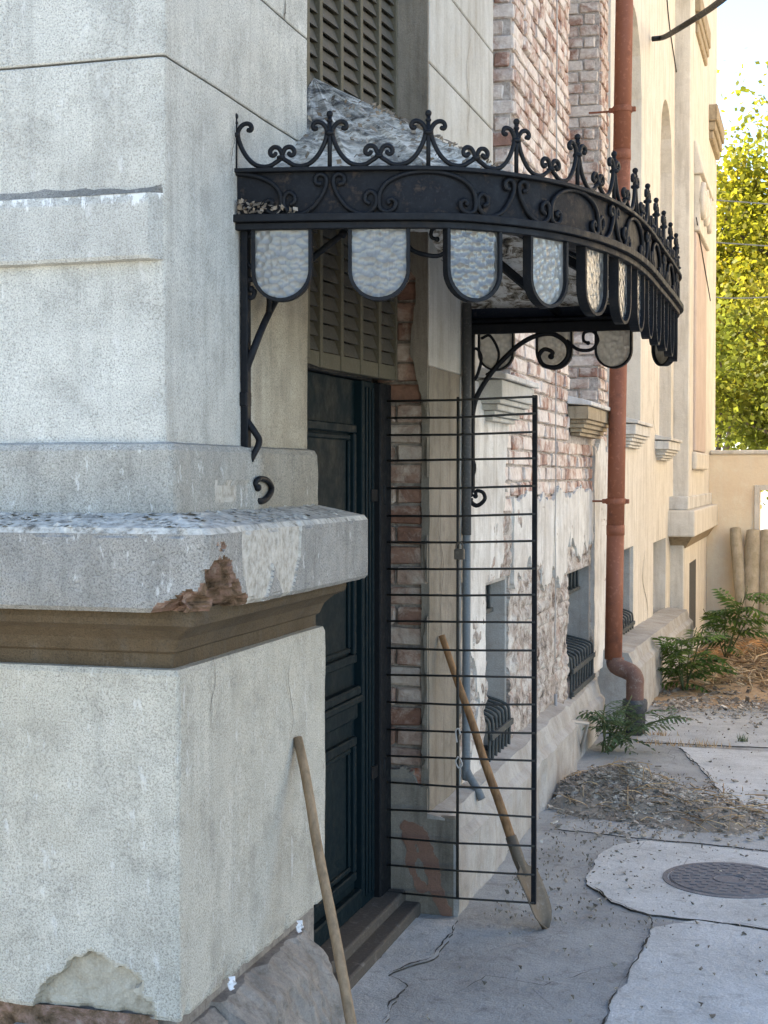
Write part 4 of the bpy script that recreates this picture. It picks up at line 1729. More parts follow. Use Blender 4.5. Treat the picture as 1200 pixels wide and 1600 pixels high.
# hairline cracks in the render
def wall_crack(pts, x, w=0.0022):
    P = catmull([at_x(px, py, x) for px, py in pts], 8)
    L_, R_ = [], []
    for i, p in enumerate(P):
        t = i / (len(P) - 1)
        ww = w * (0.25 + math.sin(math.pi * min(1, max(0, t)))) * (0.6 + 0.8 * abs(nz(i * .7, x)))
        dy = 0.006 * nz(i * .45, w * 900, x) + 0.003 * nz(i * 1.7, 3)
        L_.append((x + .0015, p.y + dy - ww, p.z))
        R_.append((x + .0015, p.y + dy + ww, p.z))
    mb = MB()
    mb.grid([L_, R_], 0)
    mb.build('crack', M['crack'], villa)


wall_crack([(441, -20), (446, 10), (444, 28), (450, 42)], X0 + 0.003, 0.003)
wall_crack([(362, 180), (366, 215), (361, 250), (366, 290)], X0 + 0.003, 0.0015)
wall_crack([(330, 1010), (336, 1060), (328, 1110), (334, 1150)], X0 + 0.053, 0.001)
wall_crack([(455, 1010), (450, 1060), (457, 1120), (449, 1175)], X0 + 0.053, 0.0012)
wall_crack([(1008, 860), (1004, 905), (1012, 950), (1008, 990)], X0 + 0.002, 0.010)
wall_crack([(1024, 620), (1020, 650), (1026, 690), (1022, 720)], X0 + 0.002, 0.008)
wall_crack([(1012, 300), (1016, 360), (1011, 420), (1015, 470)], X0 + 0.002, 0.006)
wall_crack([(690, 760), (684, 820), (692, 880), (688, 960), (694, 1040)], X0 + 0.004, 0.003)
wall_crack([(735, 60), (728, 110), (733, 160), (729, 210)], X0 + 0.002, 0.002)

# ================================================================== entrance canopy
canopy = thing('entrance_canopy', 'black wrought iron door canopy with scroll cresting and hanging frosted glass scallops', 'canopy', (-1.35, 4.61, 2.2))
CP = [(-1.36, 3.35), (-1.10, 3.40), (-.854, 3.473), (-.695, 3.62), (-.596, 3.80), (-.529, 4.05), (-.498, 4.376), (-.494, 4.9), (-.495, 5.35), (-.505, 5.62), (-.56, 5.79), (-.70, 5.86), (-1.0, 5.87), (-1.36, 5.87)]
path = catmull([(a, b, 0) for a, b in CP], 14)
acc = [0.0]
for a, b in zip(path[:-1], path[1:]):
    acc.append(acc[-1] + (b - a).length)
PL = acc[-1]


def cpath(s):
    s = min(max(s, 0), PL)
    lo, hi = 0, len(acc) - 1
    while hi - lo > 1:
        m_ = (lo + hi) // 2
        if acc[m_] <= s:
            lo = m_
        else:
            hi = m_
    t = (s - acc[lo]) / max(1e-9, acc[hi] - acc[lo])
    p = path[lo].lerp(path[hi], t)
    a, b = path[max(0, lo - 1)], path[min(len(path) - 1, hi + 1)]
    d = (b - a).normalized()
    return p, d, Vector((d.y, -d.x, 0))     # point, tangent, outward


def on_c(s, z, off=0.0):
    p, d, n = cpath(s)
    return Vector((p.x + n.x * off, p.y + n.y * off, z))


ZT, ZBt = 2.335, 2.219
SS = [PL * i / 150 for i in range(151)]
# fascia sheet (gutter face), with the gutter floor behind it
mb = MB()
mb.grid([[on_c(s, ZBt, -0.002) for s in SS], [on_c(s, ZT, -0.002) for s in SS]], 0, True)
mb.grid([[on_c(s, ZT, -0.006) for s in SS], [on_c(s, ZBt, -0.006) for s in SS]], 0, True)
mb.grid([[on_c(s, ZBt + .004, -0.004) for s in SS], [on_c(s, ZBt + .004, -0.12) for s in SS]], 0, True)
mb.grid([[on_c(s, ZBt - .004, -0.12) for s in SS], [on_c(s, ZBt - .004, -0.004) for s in SS]], 0, True)
mb.build('gutter', M['iron_gutter'], canopy)
mb = MB()
mb.tube([on_c(s, ZT, 0.003) for s in SS], 1, flat=(0.005, 0.014), up=(0, 0, 1))
mb.build('top_rail', M['iron'], canopy, bev=0.0015)
mb = MB()
mb.tube([on_c(s, ZBt, 0.006) for s in SS], 1, flat=(0.009, 0.018), up=(0, 0, 1))
mb.tube([on_c(s, ZBt - 0.018, 0.0) for s in SS], 1, flat=(0.008, 0.010), up=(0, 0, 1))
mb.build('bottom_rail', M['iron'], canopy, bev=0.0015)

NPER = 16
PER = PL / NPER


def spiral(cx, cz, r0, r1, a0, turns, n=16):
    out = []
    for i in range(n + 1):
        t = i / n
        a = a0 + turns * 2 * math.pi * t
        r_ = r0 + (r1 - r0) * t
        out.append((cx + r_ * math.cos(a), cz + r_ * math.sin(a)))
    return out


H = PER / 2
# one strand from the tall finial's volute down along the rail and up to the small volute
strand = spiral(0.026, 0.100, 0.005, 0.0175, 0.3, -0.95, 14)
strand = [(0.030, 0.094), (0.0245, 0.0905), (0.0205, 0.0955), (0.0225, 0.1035), (0.030, 0.1065), (0.0375, 0.102), (0.039, 0.0945)][::1]
strand = [(0.0325, 0.094), (0.0375, 0.0935), (0.0405, 0.0985), (0.0375, 0.1065), (0.029, 0.1100), (0.018, 0.1065), (0.0095, 0.0965), (0.0065, 0.086), (0.0085, 0.072), (0.0165, 0.050), (0.030, 0.028), (0.048, 0.0115), (0.068, 0.0055), (0.086, 0.0075), (0.098, 0.0145), (H - 0.0040, 0.026), (H - 0.0048, 0.038), (H - 0.0115, 0.0490), (H - 0.0225, 0.0515), (H - 0.0315, 0.0445), (H - 0.0315, 0.0345), (H - 0.0245, 0.0310), (H - 0.0195, 0.0355)]
strand = [(p.x, p.y) for p in catmull([(a, b, 0) for a, b in strand], 4)]


def strand_at(s0, sgn, name):
    pts = [on_c(s0 + sgn * u, ZT + 0.004 + v, 0.003) for u, v in strand if -0.001 <= s0 + sgn * u <= PL + .001]
    m_ = MB()
    m_.tube(pts, 0.0058, 6)
    for e in (pts[0], pts[-1]):
        m_.ball(e, 0.0058, 0, 6, 5)
    return m_.build(name, M['iron'], canopy)


for k in range(NPER + 1):
    s0 = min(max(k * PER, 0.006), PL - 0.006)
    p, d, n = cpath(s0)
    m_ = MB()
    a = on_c(s0, ZT, 0.003)
    m_.tube([a, a + Vector((0, 0, 0.126))], 0.006, 6)
    m_.ball(a + Vector((0, 0, 0.132)), 0.0085)
    m_.lathe(a + Vector((0, 0, 0.112)), [(0.005, 0), (0.0075, 0.002), (0.0075, 0.006), (0.005, 0.008)], 0, 8)
    m_.lathe(a + Vector((0, 0, 0.080)), [(0.008, 0), (0.0125, 0.003), (0.0125, 0.009), (0.008, 0.012)], 0, 8)
    m_.build('finial', M['iron'], canopy)
    if k < NPER:
        strand_at(s0, 1, 'crest_scroll')
        sm_ = (k + .5) * PER
        m_ = MB()
        c = on_c(sm_, ZT + 0.004 + 0.026, 0.003)
        m_.lathe(c - Vector((0, 0, 0.004)), [(0.007, 0), (0.011, 0.002), (0.011, 0.007), (0.007, 0.009)], 0, 8)
        m_.build('crest_collar', M['iron'], canopy)
    if k > 0:
        strand_at(s0, -1, 'crest_scroll')

# scrolls on the fascia: arches over even finials, paired scrolls under odd ones
zc0, zh = ZBt + 0.008, ZT - ZBt - 0.014
arch = []
hw = PER * 0.50
for i in range(25):
    a = math.pi * i / 24
    arch.append((-hw * math.cos(a), zh * (0.30 + 0.70 * math.sin(a) ** 0.8)))
endc = [(-hw, zh * .30), (-hw * .97, zh * 0.12), (-hw * .84, zh * .05), (-hw * .70, zh * .12), (-hw * .66, zh * .27), (-hw * .74, zh * .36), (-hw * .82, zh * .30), (-hw * .78, zh * .23)]
arch = [(x, z) for x, z in endc[::-1]] + arch[1:-1] + [(-x, z) for x, z in endc]
arch = [(p.x, p.y) for p in catmull([(a, b, 0) for a, b in arch], 3)]
ss_ = [(0.20, .72), (0.28, .74), (0.29, .88), (0.19, .95), (.085, .88), (.075, .70), (.16, .46), (.34, .18), (.58, .03), (.80, .05), (.93, .20), (.94, .42), (.84, .54), (.73, .46), (.72, .32), (.79, .26)]
ss_ = [(p.x, p.y) for p in catmull([(a * PER * 0.5, b * zh, 0) for a, b in ss_], 4)]
for k in range(NPER + 1):
    s0 = k * PER
    if k % 2 == 0:
        pts = [on_c(s0 + u, zc0 + v, 0.004) for u, v in arch if 0 <= s0 + u <= PL]
        if len(pts) > 4:
            m_ = MB()
            m_.tube(pts, 0.0062, 6)
            m_.build('fascia_scroll', M['iron'], canopy)
    else:
        for sg in (1, -1):
            pts = [on_c(s0 + sg * u, zc0 + v, 0.004) for u, v in ss_ if 0 <= s0 + sg * u <= PL]
            m_ = MB()
            m_.tube(pts, 0.0060, 6)
            m_.ball(pts[0], 0.0062, 0, 6, 5)
            m_.ball(pts[-1], 0.0062, 0, 6, 5)
            m_.build('fascia_scroll', M['iron'], canopy)

# hanging glass scallops
PW, PH = 0.070, 0.182
outl = [(-PW, 0)] + [(-PW, -0.02 * q) for q in range(1, 6)]
outl += [(-PW * math.cos(math.pi * q / 20), -(PH - PW) - PW * math.sin(math.pi * q / 20)) for q in range(21)]
outl += [(PW, -0.02 * q) for q in range(5, 0, -1)] + [(PW, 0)]
for k in range(NPER):
    s0 = (k + .5) * PER
    p, d, n = cpath(s0)
    o_ = Vector((p.x, p.y, ZBt - 0.012)) - n * 0.012
    tilt = random.uniform(-.03, .03)
    d2 = (d + Vector((0, 0, tilt))).normalized()

    def pp(u, v, off=0.0):
        return o_ + d2 * u + Vector((0, 0, v)) + n * off
    m_ = MB()
    m_.tube([pp(u, v) for u, v in outl], 1, flat=(0.0135, 0.0042), up=n)
    m_.tube([pp(-PW + .004, -0.004), pp(PW - .004, -0.004)], 1, flat=(0.012, 0.004), up=n)
    fr_ = m_.build('scallop_frame', M['iron'], canopy)
    m_ = MB()
    q_ = [(u * 0.955, v * 0.985) for u, v in outl]
    m_.add([pp(u, v, 0.002) for u, v in q_], [tuple(range(len(q_)))])
    m_.add([pp(u, v, -0.002) for u, v in q_], [tuple(range(len(q_)))[::-1]])
    m_.build('glass_pane', M['glass'], fr_)

# lead roof: folded sheets meeting at an apex against the shutters
AP = Vector((-1.50, 4.36, 2.83))
cuts = [0.02, 0.30, 0.56, 0.80, 1.02, 1.30, 1.62, 1.95, 2.30, 2.62, 2.95, 3.3, PL - 0.02]
for a, b in zip(cuts[:-1], cuts[1:]):
    rows = []
    nr, nc = 26, 12
    for i in range(nr + 1):
        t = i / nr
        row = []
        for q in range(nc + 1):
            s = a + (b - a) * q / nc
            e = on_c(s, ZT - 0.035, -0.055)
            p = e.lerp(AP, t)
            w_ = math.sin(math.pi * q / nc)
            fold = 0.013 * (1 - min(q, nc - q) / (nc / 2)) ** 8
            crease = 0.030 * (abs(((t * 3.1 + q / nc * 1.7 + a * 2.3) % 1) - 0.5) - 0.25) * w_
            p.z += fold * (1 - t) + crease * math.sin(math.pi * t) - 0.012 * w_ * (1 - t) + 0.010 * fbm(p.x * 4, p.y * 4, 3, 3) * math.sin(math.pi * min(1, t * 1.1))
            row.append(p)
        rows.append(row)
    m_ = MB()
    m_.grid(rows, 0, False)
    m_.build('roof_sheet', M['zinc'], canopy)
rows = []
for i in range(15):
    t = i / 14 * 0.93
    rows.append([on_c(PL * q / 60, ZT - 0.06, -0.075).lerp(AP + Vector((0, 0, -0.05)), t) + Vector((0, 0, -0.010 - 0.01 * fbm(q * .3, i * .4, 2, 3))) for q in range(61)])
m_ = MB()
m_.grid(rows, 0, True, True)
m_.build('soffit', M['soffit'], canopy)
# rafters under the sheets
for s in (0.40, 0.86, 1.25, 1.75, 2.2, 2.6, 3.0, 3.4):
    a = on_c(s, ZT - 0.095, -0.05)
    b = a.lerp(AP + Vector((0, 0, -0.10)), 0.9)
    m_ = MB()
    m_.tube([a, b], 1, flat=(0.016, 0.007), up=(0, 0, 1))
    m_.build('rafter', M['iron'], canopy)
# wall beam at the two ends
for s_end in (PL,):
    p, d, n = cpath(s_end)
    m_ = MB()
    y = p.y + (0.03 if s_end == 0 else -0.03)
    m_.box(-1.346, -0.62, y - 0.012, y + 0.012, ZBt - 0.05, ZBt - 0.012)
    m_.build('end_beam', M['iron'], canopy, bev=0.002)


# brackets
def bracket(strokes, y, bar, back=0.0):
    a, b = at_y(bar[0], bar[1], y), at_y(bar[0], bar[2], y)
    a.x = b.x = X0 + 0.012
    m_ = MB()
    m_.tube([a, b], 1, flat=(0.013, 0.009), up=(0, 1, 0))
    br = m_.build('bracket', M['iron'], canopy, bev=0.002)
    for st in strokes:
        r_, pts = st[0], st[1]
        P3 = catmull([at_y(px, py, y + back * smooth(398, 440, px)) for px, py in pts], 5)
        for p in P3:
            p.x = max(p.x, X0 + 0.006)
        m2 = MB()
        m2.tube(P3, [r_ * (1 - 0.25 * i / len(P3)) for i in range(len(P3))], 8)
        m2.ball(P3[-1], r_ * 1.15, 0, 8, 6)
        m2.build('bracket_scroll', M['iron'], br)
    return br


b1 = bracket([
    (0.0105, [(382, 624), (384, 582), (396, 547), (413, 505), (433, 466), (460, 430), (497, 396), (536, 365)]),
    (0.0095, [(382, 620), (384, 652), (398, 675), (405, 690), (396, 711), (389, 725)]),
    (0.0085, [(386, 777), (410, 783), (424, 767), (419, 752), (406, 748), (399, 755), (403, 762)]),
    (0.0075, [(419, 494), (420, 463), (406, 438), (389, 438), (382, 451), (385, 463), (394, 465), (398, 456), (393, 452)]),
    (0.006, [(403, 361), (384, 375), (380, 396), (392, 417), (406, 421)]),
    (0.006, [(634, 379), (648, 393), (683, 400), (704, 386), (707, 368), (693, 354), (676, 358), (674, 370), (683, 374)]),
], 3.375, (379, 352, 700), 0.16)
m_ = MB()
c = at_y(381, 624, 3.375)
m_.box(X0 + 0.001, c.x + 0.014, 3.357, 3.393, c.z - 0.018, c.z + 0.018)
m_.build('bracket_collar', M['iron'], b1, bev=0.003)
b2 = bracket([
    (0.0110, [(737, 654), (745, 620), (766, 585), (791, 557), (815, 536), (840, 524), (864, 522), (885, 536), (887, 557), (871, 573), (850, 571), (842, 557), (850, 546), (863, 550), (861, 557)]),
    (0.0075, [(885, 532), (903, 546), (924, 546), (934, 532), (927, 518), (913, 520), (912, 532), (919, 536)]),
    (0.0095, [(737, 654), (733, 699), (741, 727), (738, 747), (730, 773)]),
    (0.0095, [(729, 778), (744, 790), (757, 781), (755, 770), (745, 767), (743, 775)]),
    (0.006, [(752, 529), (766, 525), (779, 550), (775, 571), (761, 585)]),
    (0.007, [(733, 600), (745, 588), (752, 560), (745, 545), (736, 550), (737, 560)]),
], 5.85, (731, 520, 770))

# debris lying on the lead
mb = MB()
for i in range(420):
    s = random.uniform(0.05, 1.5)
    t = random.random() ** 1.5 * 0.75
    e = on_c(s, ZT - 0.035, -0.055)
    c = e.lerp(AP, t) + Vector((0, 0, 0.012))
    a = Vector((random.uniform(-1, 1), random.uniform(-1, 1), random.uniform(-.4, .4))).normalized() * random.uniform(.004, .016)
    b = a.orthogonal().normalized() * random.uniform(.003, .009)
    mb.add([c - a, c + b, c + a, c - b], [(0, 1, 2, 3)])
o = mb.build('roof_debris', M['dead_leaf'], canopy)
o['kind'] = 'stuff'

# a drift of dead leaves caught behind the scrolls at the wall
mb = MB()
for i in range(60):
    s = abs(random.gauss(0.03, 0.06)) + 0.01
    c = on_c(s, ZBt + 0.014 + random.uniform(0, 0.035) * max(0, 1 - s / 0.2), 0.006 + random.uniform(0, 0.016))
    a = Vector((random.uniform(-1, 1), random.uniform(-1, 1), random.uniform(-1, 1))).normalized() * random.uniform(.004, .010)
    b = a.orthogonal().normalized() * random.uniform(.003, .007)
    mb.add([c - a, c + b, c + a, c - b], [(0, 1, 2, 3)])
o = mb.build('dead_leaves', M['dead_leaf'])
o['kind'] = 'stuff'
o['label'] = 'dry curled leaves lodged in the canopy scrolls against the wall'

# ================================================================== wire gate, standing open
gate = thing('wire_gate', 'dark iron rod gate standing open at the door, black outer bar', 'gate', (-1.49, 5.13, 0.1))
G0 = at_y(600, 1000, 5.145)
G1 = at_y(835, 1000, 5.10)
GY = lambda x: 5.145 + (5.10 - 5.145) * (x - G0.x) / (G1.x - G0.x)
yR = [620, 646, 675, 716, 759, 803, 845, 888, 929, 972, 1016, 1058, 1100, 1145, 1188, 1232, 1276, 1321, 1366, 1410]
zR = [at_y(835, q, 5.10).z for q in yR]
yL = [627, 653, 680, 720, 763, 806, 847, 889, 929, 970, 1012, 1054, 1096, 1139, 1180, 1221, 1264, 1307, 1350, 1392]
zL = [at_y(600, q, 5.145).z for q in yL]
for a, b in zip(zL, zR):
    mid = (a + b) / 2 + random.uniform(-.007, .003)
    m_ = MB()
    m_.tube([(G0.x - 0.01, GY(G0.x) - 0.008, a), ((G0.x + G1.x) / 2, GY((G0.x + G1.x) / 2) - .008 + random.uniform(-.004, .004), mid), (G1.x + .004, GY(G1.x) - .008, b)], 0.0042, 6)
    m_.build('rod', M['iron_gate'], gate)
for (px, r_) in ((600, 0.0065), (715, 0.0055)):
    x = at_y(px, 1000, 5.12).x
    m_ = MB()
    m_.tube([(x, GY(x), zL[0] + .01), (x, GY(x), zL[-1] - (.012 if px == 600 else 0.0))], r_, 8)
    m_.build('upright', M['iron_gate'], gate)
m_ = MB()
m_.tube([(G1.x, GY(G1.x), zR[0] + .006), (G1.x, GY(G1.x), zR[-1] - .006)], 1, flat=(0.0085, 0.0085), up=(1, 0, 0))
m_.build('outer_bar', M['iron'], gate, bev=0.002)
for zz in (0.35, 1.1, 1.6):
    m_ = MB()
    m_.box(-1.515, G0.x + .004, GY(G0.x) - .006, GY(G0.x) + 0.012, zz - .012, zz + .012)
    m_.build('hinge', M['iron_gate'], gate, bev=0.002)

# padlock hanging on the middle upright
pl = thing('padlock', 'small rusty padlock hanging on the wire gate', 'padlock', at_y(720, 868, 5.12))
c = at_y(718, 862, 5.108)
m_ = MB()
m_.box(c.x - 0.018, c.x + 0.018, c.y - 0.011, c.y + 0.011, c.z - 0.028, c.z + 0.010)
m_.build('lock_body', M['brass'], pl, bev=0.004, seg=2)
m_ = MB()
m_.tube([c + Vector((0.012 * math.cos(a), 0, 0.018 + 0.016 * math.sin(a))) if 0 <= a <= math.pi else c for a in [math.pi * q / 10 for q in range(11)]], 0.0032, 6)
m_.tube([c + Vector((0.012, 0, 0.005)), c + Vector((0.012, 0, 0.018))], 0.0032, 6)
m_.tube([c + Vector((-0.012, 0, 0.005)), c + Vector((-0.012, 0, 0.018))], 0.0032, 6)
m_.build('shackle', M['brass'], pl)
# hook and eye lower on the gate
hk = MB()
hk.tube(catmull([at_y(714, 1160, 5.10), at_y(712, 1142, 5.10), at_y(717, 1139, 5.10), at_y(719, 1148, 5.10)], 5), 0.003, 6)
hk.tube(catmull([at_y(716, 1182, 5.10), at_y(712, 1190, 5.10), at_y(717, 1200, 5.10), at_y(722, 1194, 5.10), at_y(718, 1184, 5.10)], 5), 0.003, 6)
hk.build('wire_hook', M['cable_white'], gate)

# ================================================================== spade and stick
spade = thing('spade', 'spade with worn brown wooden handle leaning on the wall behind the gate', 'spade', (-0.95, 5.21, 0.012))
A = Vector((-1.335, 5.33, 1.005))
TIP = at_z(845, 1443, 0.018)
B = A.lerp(TIP, 0.80)
pts = [A.lerp(B, q / 14) + Vector((0.006 * nz(q * .3, 2), 0.006 * nz(q * .3, 7), 0)) for q in range(15)]
m_ = MB()
m_.tube(pts, [0.0125 + 0.0055 * (q / 14) + 0.001 * nz(q, 1) for q in range(15)], 8)
m_.build('handle', M['handle'], spade)
dirn = (TIP - B).normalized()
side = dirn.cross(Vector((0.95, -0.45, 0.3))).normalized()
nrm = side.cross(dirn).normalized()
m_ = MB()
rows = []
Lb = (TIP - B).length + 0.02
for i in range(13):
    t = i / 12
    if t < 0.22:
        w_ = 0.020 + 0.042 * max(0, t - .16) / .06
    else:
        w_ = 0.062 - 0.010 * t - 0.046 * max(0, (t - .72) / .28) ** 2.2
    row = []
    for q in range(9):
        u = -1 + 2 * q / 8
        curve = 0.018 * (u * u) * (0.3 + t) + (0.02 * (1 - abs(u)) * max(0, .35 - t))
        row.append(B - dirn * .03 + dirn * (Lb * t + 0.03 * t) + side * (w_ * u) + nrm * (curve + 0.012 * math.sin(t * 3)))
    rows.append(row)
m_.grid(rows, 0, True)
m_.build('blade', M['steel'], spade, solid=0.004)
m_ = MB()
m_.tube([B - dirn * 0.10, B - dirn * 0.02, B + dirn * 0.05], [0.021, 0.022, 0.016], 8)
m_.build('socket', M['steel'], spade)

S0 = at_x(465, 1153, -1.292)
S1 = Vector((-0.93, 3.16, 0.0))
d_ = at_x(548, 1600, -1.055)
S1 = S0 + (d_ - S0) * (S0.z / (S0.z - d_.z))
S1.z = 0.015
m_ = MB()
m_.tube([S0.lerp(S1, q / 12) + Vector((0.004 * nz(q * .4, 1), 0.004 * nz(q * .4, 5), 0)) for q in range(13)], [0.0125 + 0.0015 * q / 12 for q in range(13)], 10)
o = m_.build('broomstick', M['stick'])
tag(o, 'bare wooden stick leaning on the stucco pillar', 'stick')

# ================================================================== pipes and cables
dp = thing('downpipe', 'rust red rain downpipe with collar and broken elbow at the foot', 'pipe', (-1.2, 9.2, 0))
PXc = -1.20
p0 = at_x(961, 1030, PXc)
YP = p0.y
m_ = MB()
zz = [p0.z, 1.28, 2.4, 3.6, 5.0, 6.48]
for a, b in zip(zz[:-1], zz[1:]):
    fa, fb = (a - 1.3) * 0.013, (b - 1.3) * 0.013
    m_ = MB()
    m_.tube([(PXc + fa, YP, a), (PXc + fb, YP, b - .004)], 0.054, 20)
    m_.tube([(PXc + fb, YP, b - 0.05), (PXc + fb, YP, b + 0.012)], 0.0565, 20)
    m_.build('pipe_length', M['pipe'], dp)
for zz_ in (1.44, 3.86, 5.9):
    m_ = MB()
    cx = PXc + (zz_ - 1.3) * 0.013
    m_.tube([(cx, YP, zz_ - .018), (cx, YP, zz_ + .018)], 0.063, 20)
    m_.box(cx - 0.085, cx - 0.05, YP - .012, YP + .012, zz_ - .014, zz_ + .014)
    m_.box(-1.38, cx - .06, YP + 0.02, YP + .03, zz_ - .006, zz_ + .006)
    m_.box(cx + 0.055, cx + 0.082, YP - .014, YP + .014, zz_ - .014, zz_ + .014)
    m_.build('pipe_clamp', M['pipe'], dp, bev=0.003)
e0 = Vector((PXc, YP, p0.z + .01))
e2 = Vector((at_y(992, 1100, YP - 0.05).x, YP - 0.05, 0.30))
m_ = MB()
m_.tube(catmull([e0, e0 + Vector((0.01, -0.005, -0.05)), e0 + Vector((0.10, -.03, -0.085)), Vector((e2.x, e2.y, e0.z - 0.12)), e2, e2 + Vector((0, 0, -.12))], 6), 0.055, 16)
m_.build('elbow', M['rust_pipe'], dp)
m_ = MB()
m_.lathe((e2.x, e2.y, 0), [(0.064, 0), (0.064, 0.14), (0.076, 0.145), (0.078, 0.20), (0.074, 0.215), (0.058, 0.216)], 0, 18)
m_.build('drain_pot', M['castiron'], dp)

cnd = thing('conduit_pipe', 'slim grey conduit running down the wall behind the gate', 'pipe', (-1.325, 5.7, 0.3))
a = at_x(729, 828, -1.328)
b = at_x(729, 1205, -1.328)
m_ = MB()
m_.tube(catmull([(a.x, a.y, a.z), (a.x, a.y, b.z + .05), (a.x + .004, a.y, b.z), (a.x + .05, a.y - .02, b.z - .065), (a.x + .07, a.y - .03, b.z - .10)], 5), 0.0165, 12)
m_.build('conduit', M['grey_pvc'], cnd)
m_ = MB()
m_.tube([(a.x, a.y, a.z - .02), (a.x, a.y, 2.28)], 0.0185, 12)
m_.build('iron_sleeve', M['castiron'], cnd)

cb = MB()
a = at_x(868, 60, X0 + .012)
yy = at_x(868, 800, X0 + .012).y
cb.tube([(X0 + .012 + .004 * nz(q * .4, 2), yy + .008 * nz(q * .3, 4), 5.2 - 4.6 * q / 40) for q in range(41)], 0.0038, 6)
o = cb.build('wall_cable', M['cable_white'])
tag(o, 'thin pale cable hanging straight down the brick wall', 'cable')
cd = MB()
p1, p2, p3 = at_x(868, 1085, X0 + .01), at_x(868, 1125, X0 + .02), at_z(905, 1180, 0.02)
cd.tube([p1, p2, Vector((-1.215, p3.y - .1, 0.22)), p3], 0.010, 8)
o = cd.build('earth_conduit', M['cable_white'])
tag(o, 'short pale conduit bending from the wall to the ground by the weed', 'pipe')

sc_ = MB()
a = at_x(1019, 61, X0 + .02)
hook = [a, a + Vector((0.10, -.03, 0.0)), at_x(1060, 45, -1.02), at_x(1100, 20, -0.78), at_x(1130, -2, -0.55), at_x(1165, -45, -0.2)]
sc_.tube(catmull(hook, 6), 0.022, 8)
o = sc_.build('service_cable', M['cable_black'])
tag(o, 'thick dark service cable leaving the cream wall at upper right', 'cable')
sc_ = MB()
sc_.tube(catmull([at_x(1040, -30, X0 + .012), at_x(1046, 40, X0 + .012), at_x(1058, 120, X0 + .012), at_x(1072, 225, X0 + .012)], 6), 0.006, 6)
sc_.tube(catmull([at_x(1088, 340, RX + .035), at_x(1098, 400, RX + .035), at_x(1110, 470, RX + .035)], 6), 0.006, 6)
o = sc_.build('facade_wire', M['cable_black'])
tag(o, 'thin slack wire crossing the cream facade past the carved capital', 'wire')
for i, (ya, yb, nm) in enumerate(((312, 319, 'upper overhead wire in front of the yellow green tree'), (378, 384, 'middle overhead wire in front of the yellow green tree'), (463, 460, 'lower overhead wire in front of the yellow green tree'))):
    w_ = MB()
    w_.tube(catmull([at_y(1080, ya - 3, 19.0), at_y(1150, ya + 3, 19.3), at_y(1260, yb, 19.6), at_y(1500, yb - 20, 20.0)], 5), 0.008, 5)
    o = w_.build('overhead_wire', M['grey_pvc'])
    tag(o, nm, 'wire')

# ================================================================== manhole cover
mc = at_z(1140, 1371, 0.018)
cover = thing('manhole_cover', 'round cast iron manhole cover in the pale concrete', 'manhole cover', mc)
RM = 0.235
m_ = MB()
m_.lathe((mc.x, mc.y, 0.0), [(RM + .025, 0.0), (RM + .025, 0.011), (RM + 0.006, 0.012), (RM + .005, 0.004), (0.0, 0.004)], 0, 48, False)
m_.build('frame', M['manhole'], cover)
m_ = MB()
m_.lathe((mc.x, mc.y, 0.0), [(RM, 0.002), (RM, 0.0105), (0.0, 0.0105)], 0, 48, False)
pl_ = m_.build('lid', M['manhole'], cover)
m_ = MB()
for ring, n_ in ((0.09, 12), (0.13, 18), (0.17, 24), (0.21, 30)):
    for q in range(n_):
        if random.random() < .08:
            continue
        a = 2 * math.pi * q / n_ + ring
        c = Vector((mc.x + ring * math.cos(a), mc.y + ring * math.sin(a), 0.021))
        s = 0.013
        m_.box(c.x - s, c.x + s, c.y - s, c.y + s, 0.010, 0.0145)
for rr in (0.06, 0.228):
    m_.tube([(mc.x + rr * math.cos(2 * math.pi * q / 40), mc.y + rr * math.sin(2 * math.pi * q / 40), 0.0110) for q in range(40)], 0.004, 5, closed=True)
st_ = m_.build('raised_studs', M['manhole'], pl_)
st_['kind'] = 'stuff'

# ================================================================== yard wall at the end and posts leaning on it
yw = thing('yard_wall', 'low peach coloured yard wall with a small window hole, at the far end', 'wall', (1.5, 17.6, -0.3))
YW = 17.6
hx0, hx1 = at_y(1187, 800, YW).x, at_y(1187, 800, YW).x + 0.75
hz0, hz1 = at_y(1190, 832, YW).z, at_y(1190, 766, YW).z
wt = at_y(1150, 710, YW).z
m_ = MB()
rows = []
for nm, (a, b, c, d) in {'l': (-1.3, hx0, -0.5, wt), 'b': (hx0, hx1, -0.5, hz0), 't': (hx0, hx1, hz1, wt), 'r': (hx1, 5.58, -0.5, wt)}.items():
    m_.box(a, b, YW, YW + 0.3, c, d)
wl = m_.build('wall', M['plaster_wall'], yw)
m_ = MB()
m_.box(-1.19, 5.57, YW - 0.03, YW + .33, wt + 0.001, wt + 0.05)
m_.build('coping', M['plaster_far'], yw, bev=0.01)
m_ = MB()
for (a, b, c, d) in ((hx0 - .06, hx0, hz0, hz1 + .06), (hx1, hx1 + .06, hz0, hz1 + .06), (hx0, hx1, hz1, hz1 + .06), (hx0 - .06, hx1 + .06, hz0 - .05, hz0)):
    m_.box(a, b, YW - 0.025, YW + 0.02, c, d)
m_.build('window_frame', M['plaster_far'], yw, bev=0.004)

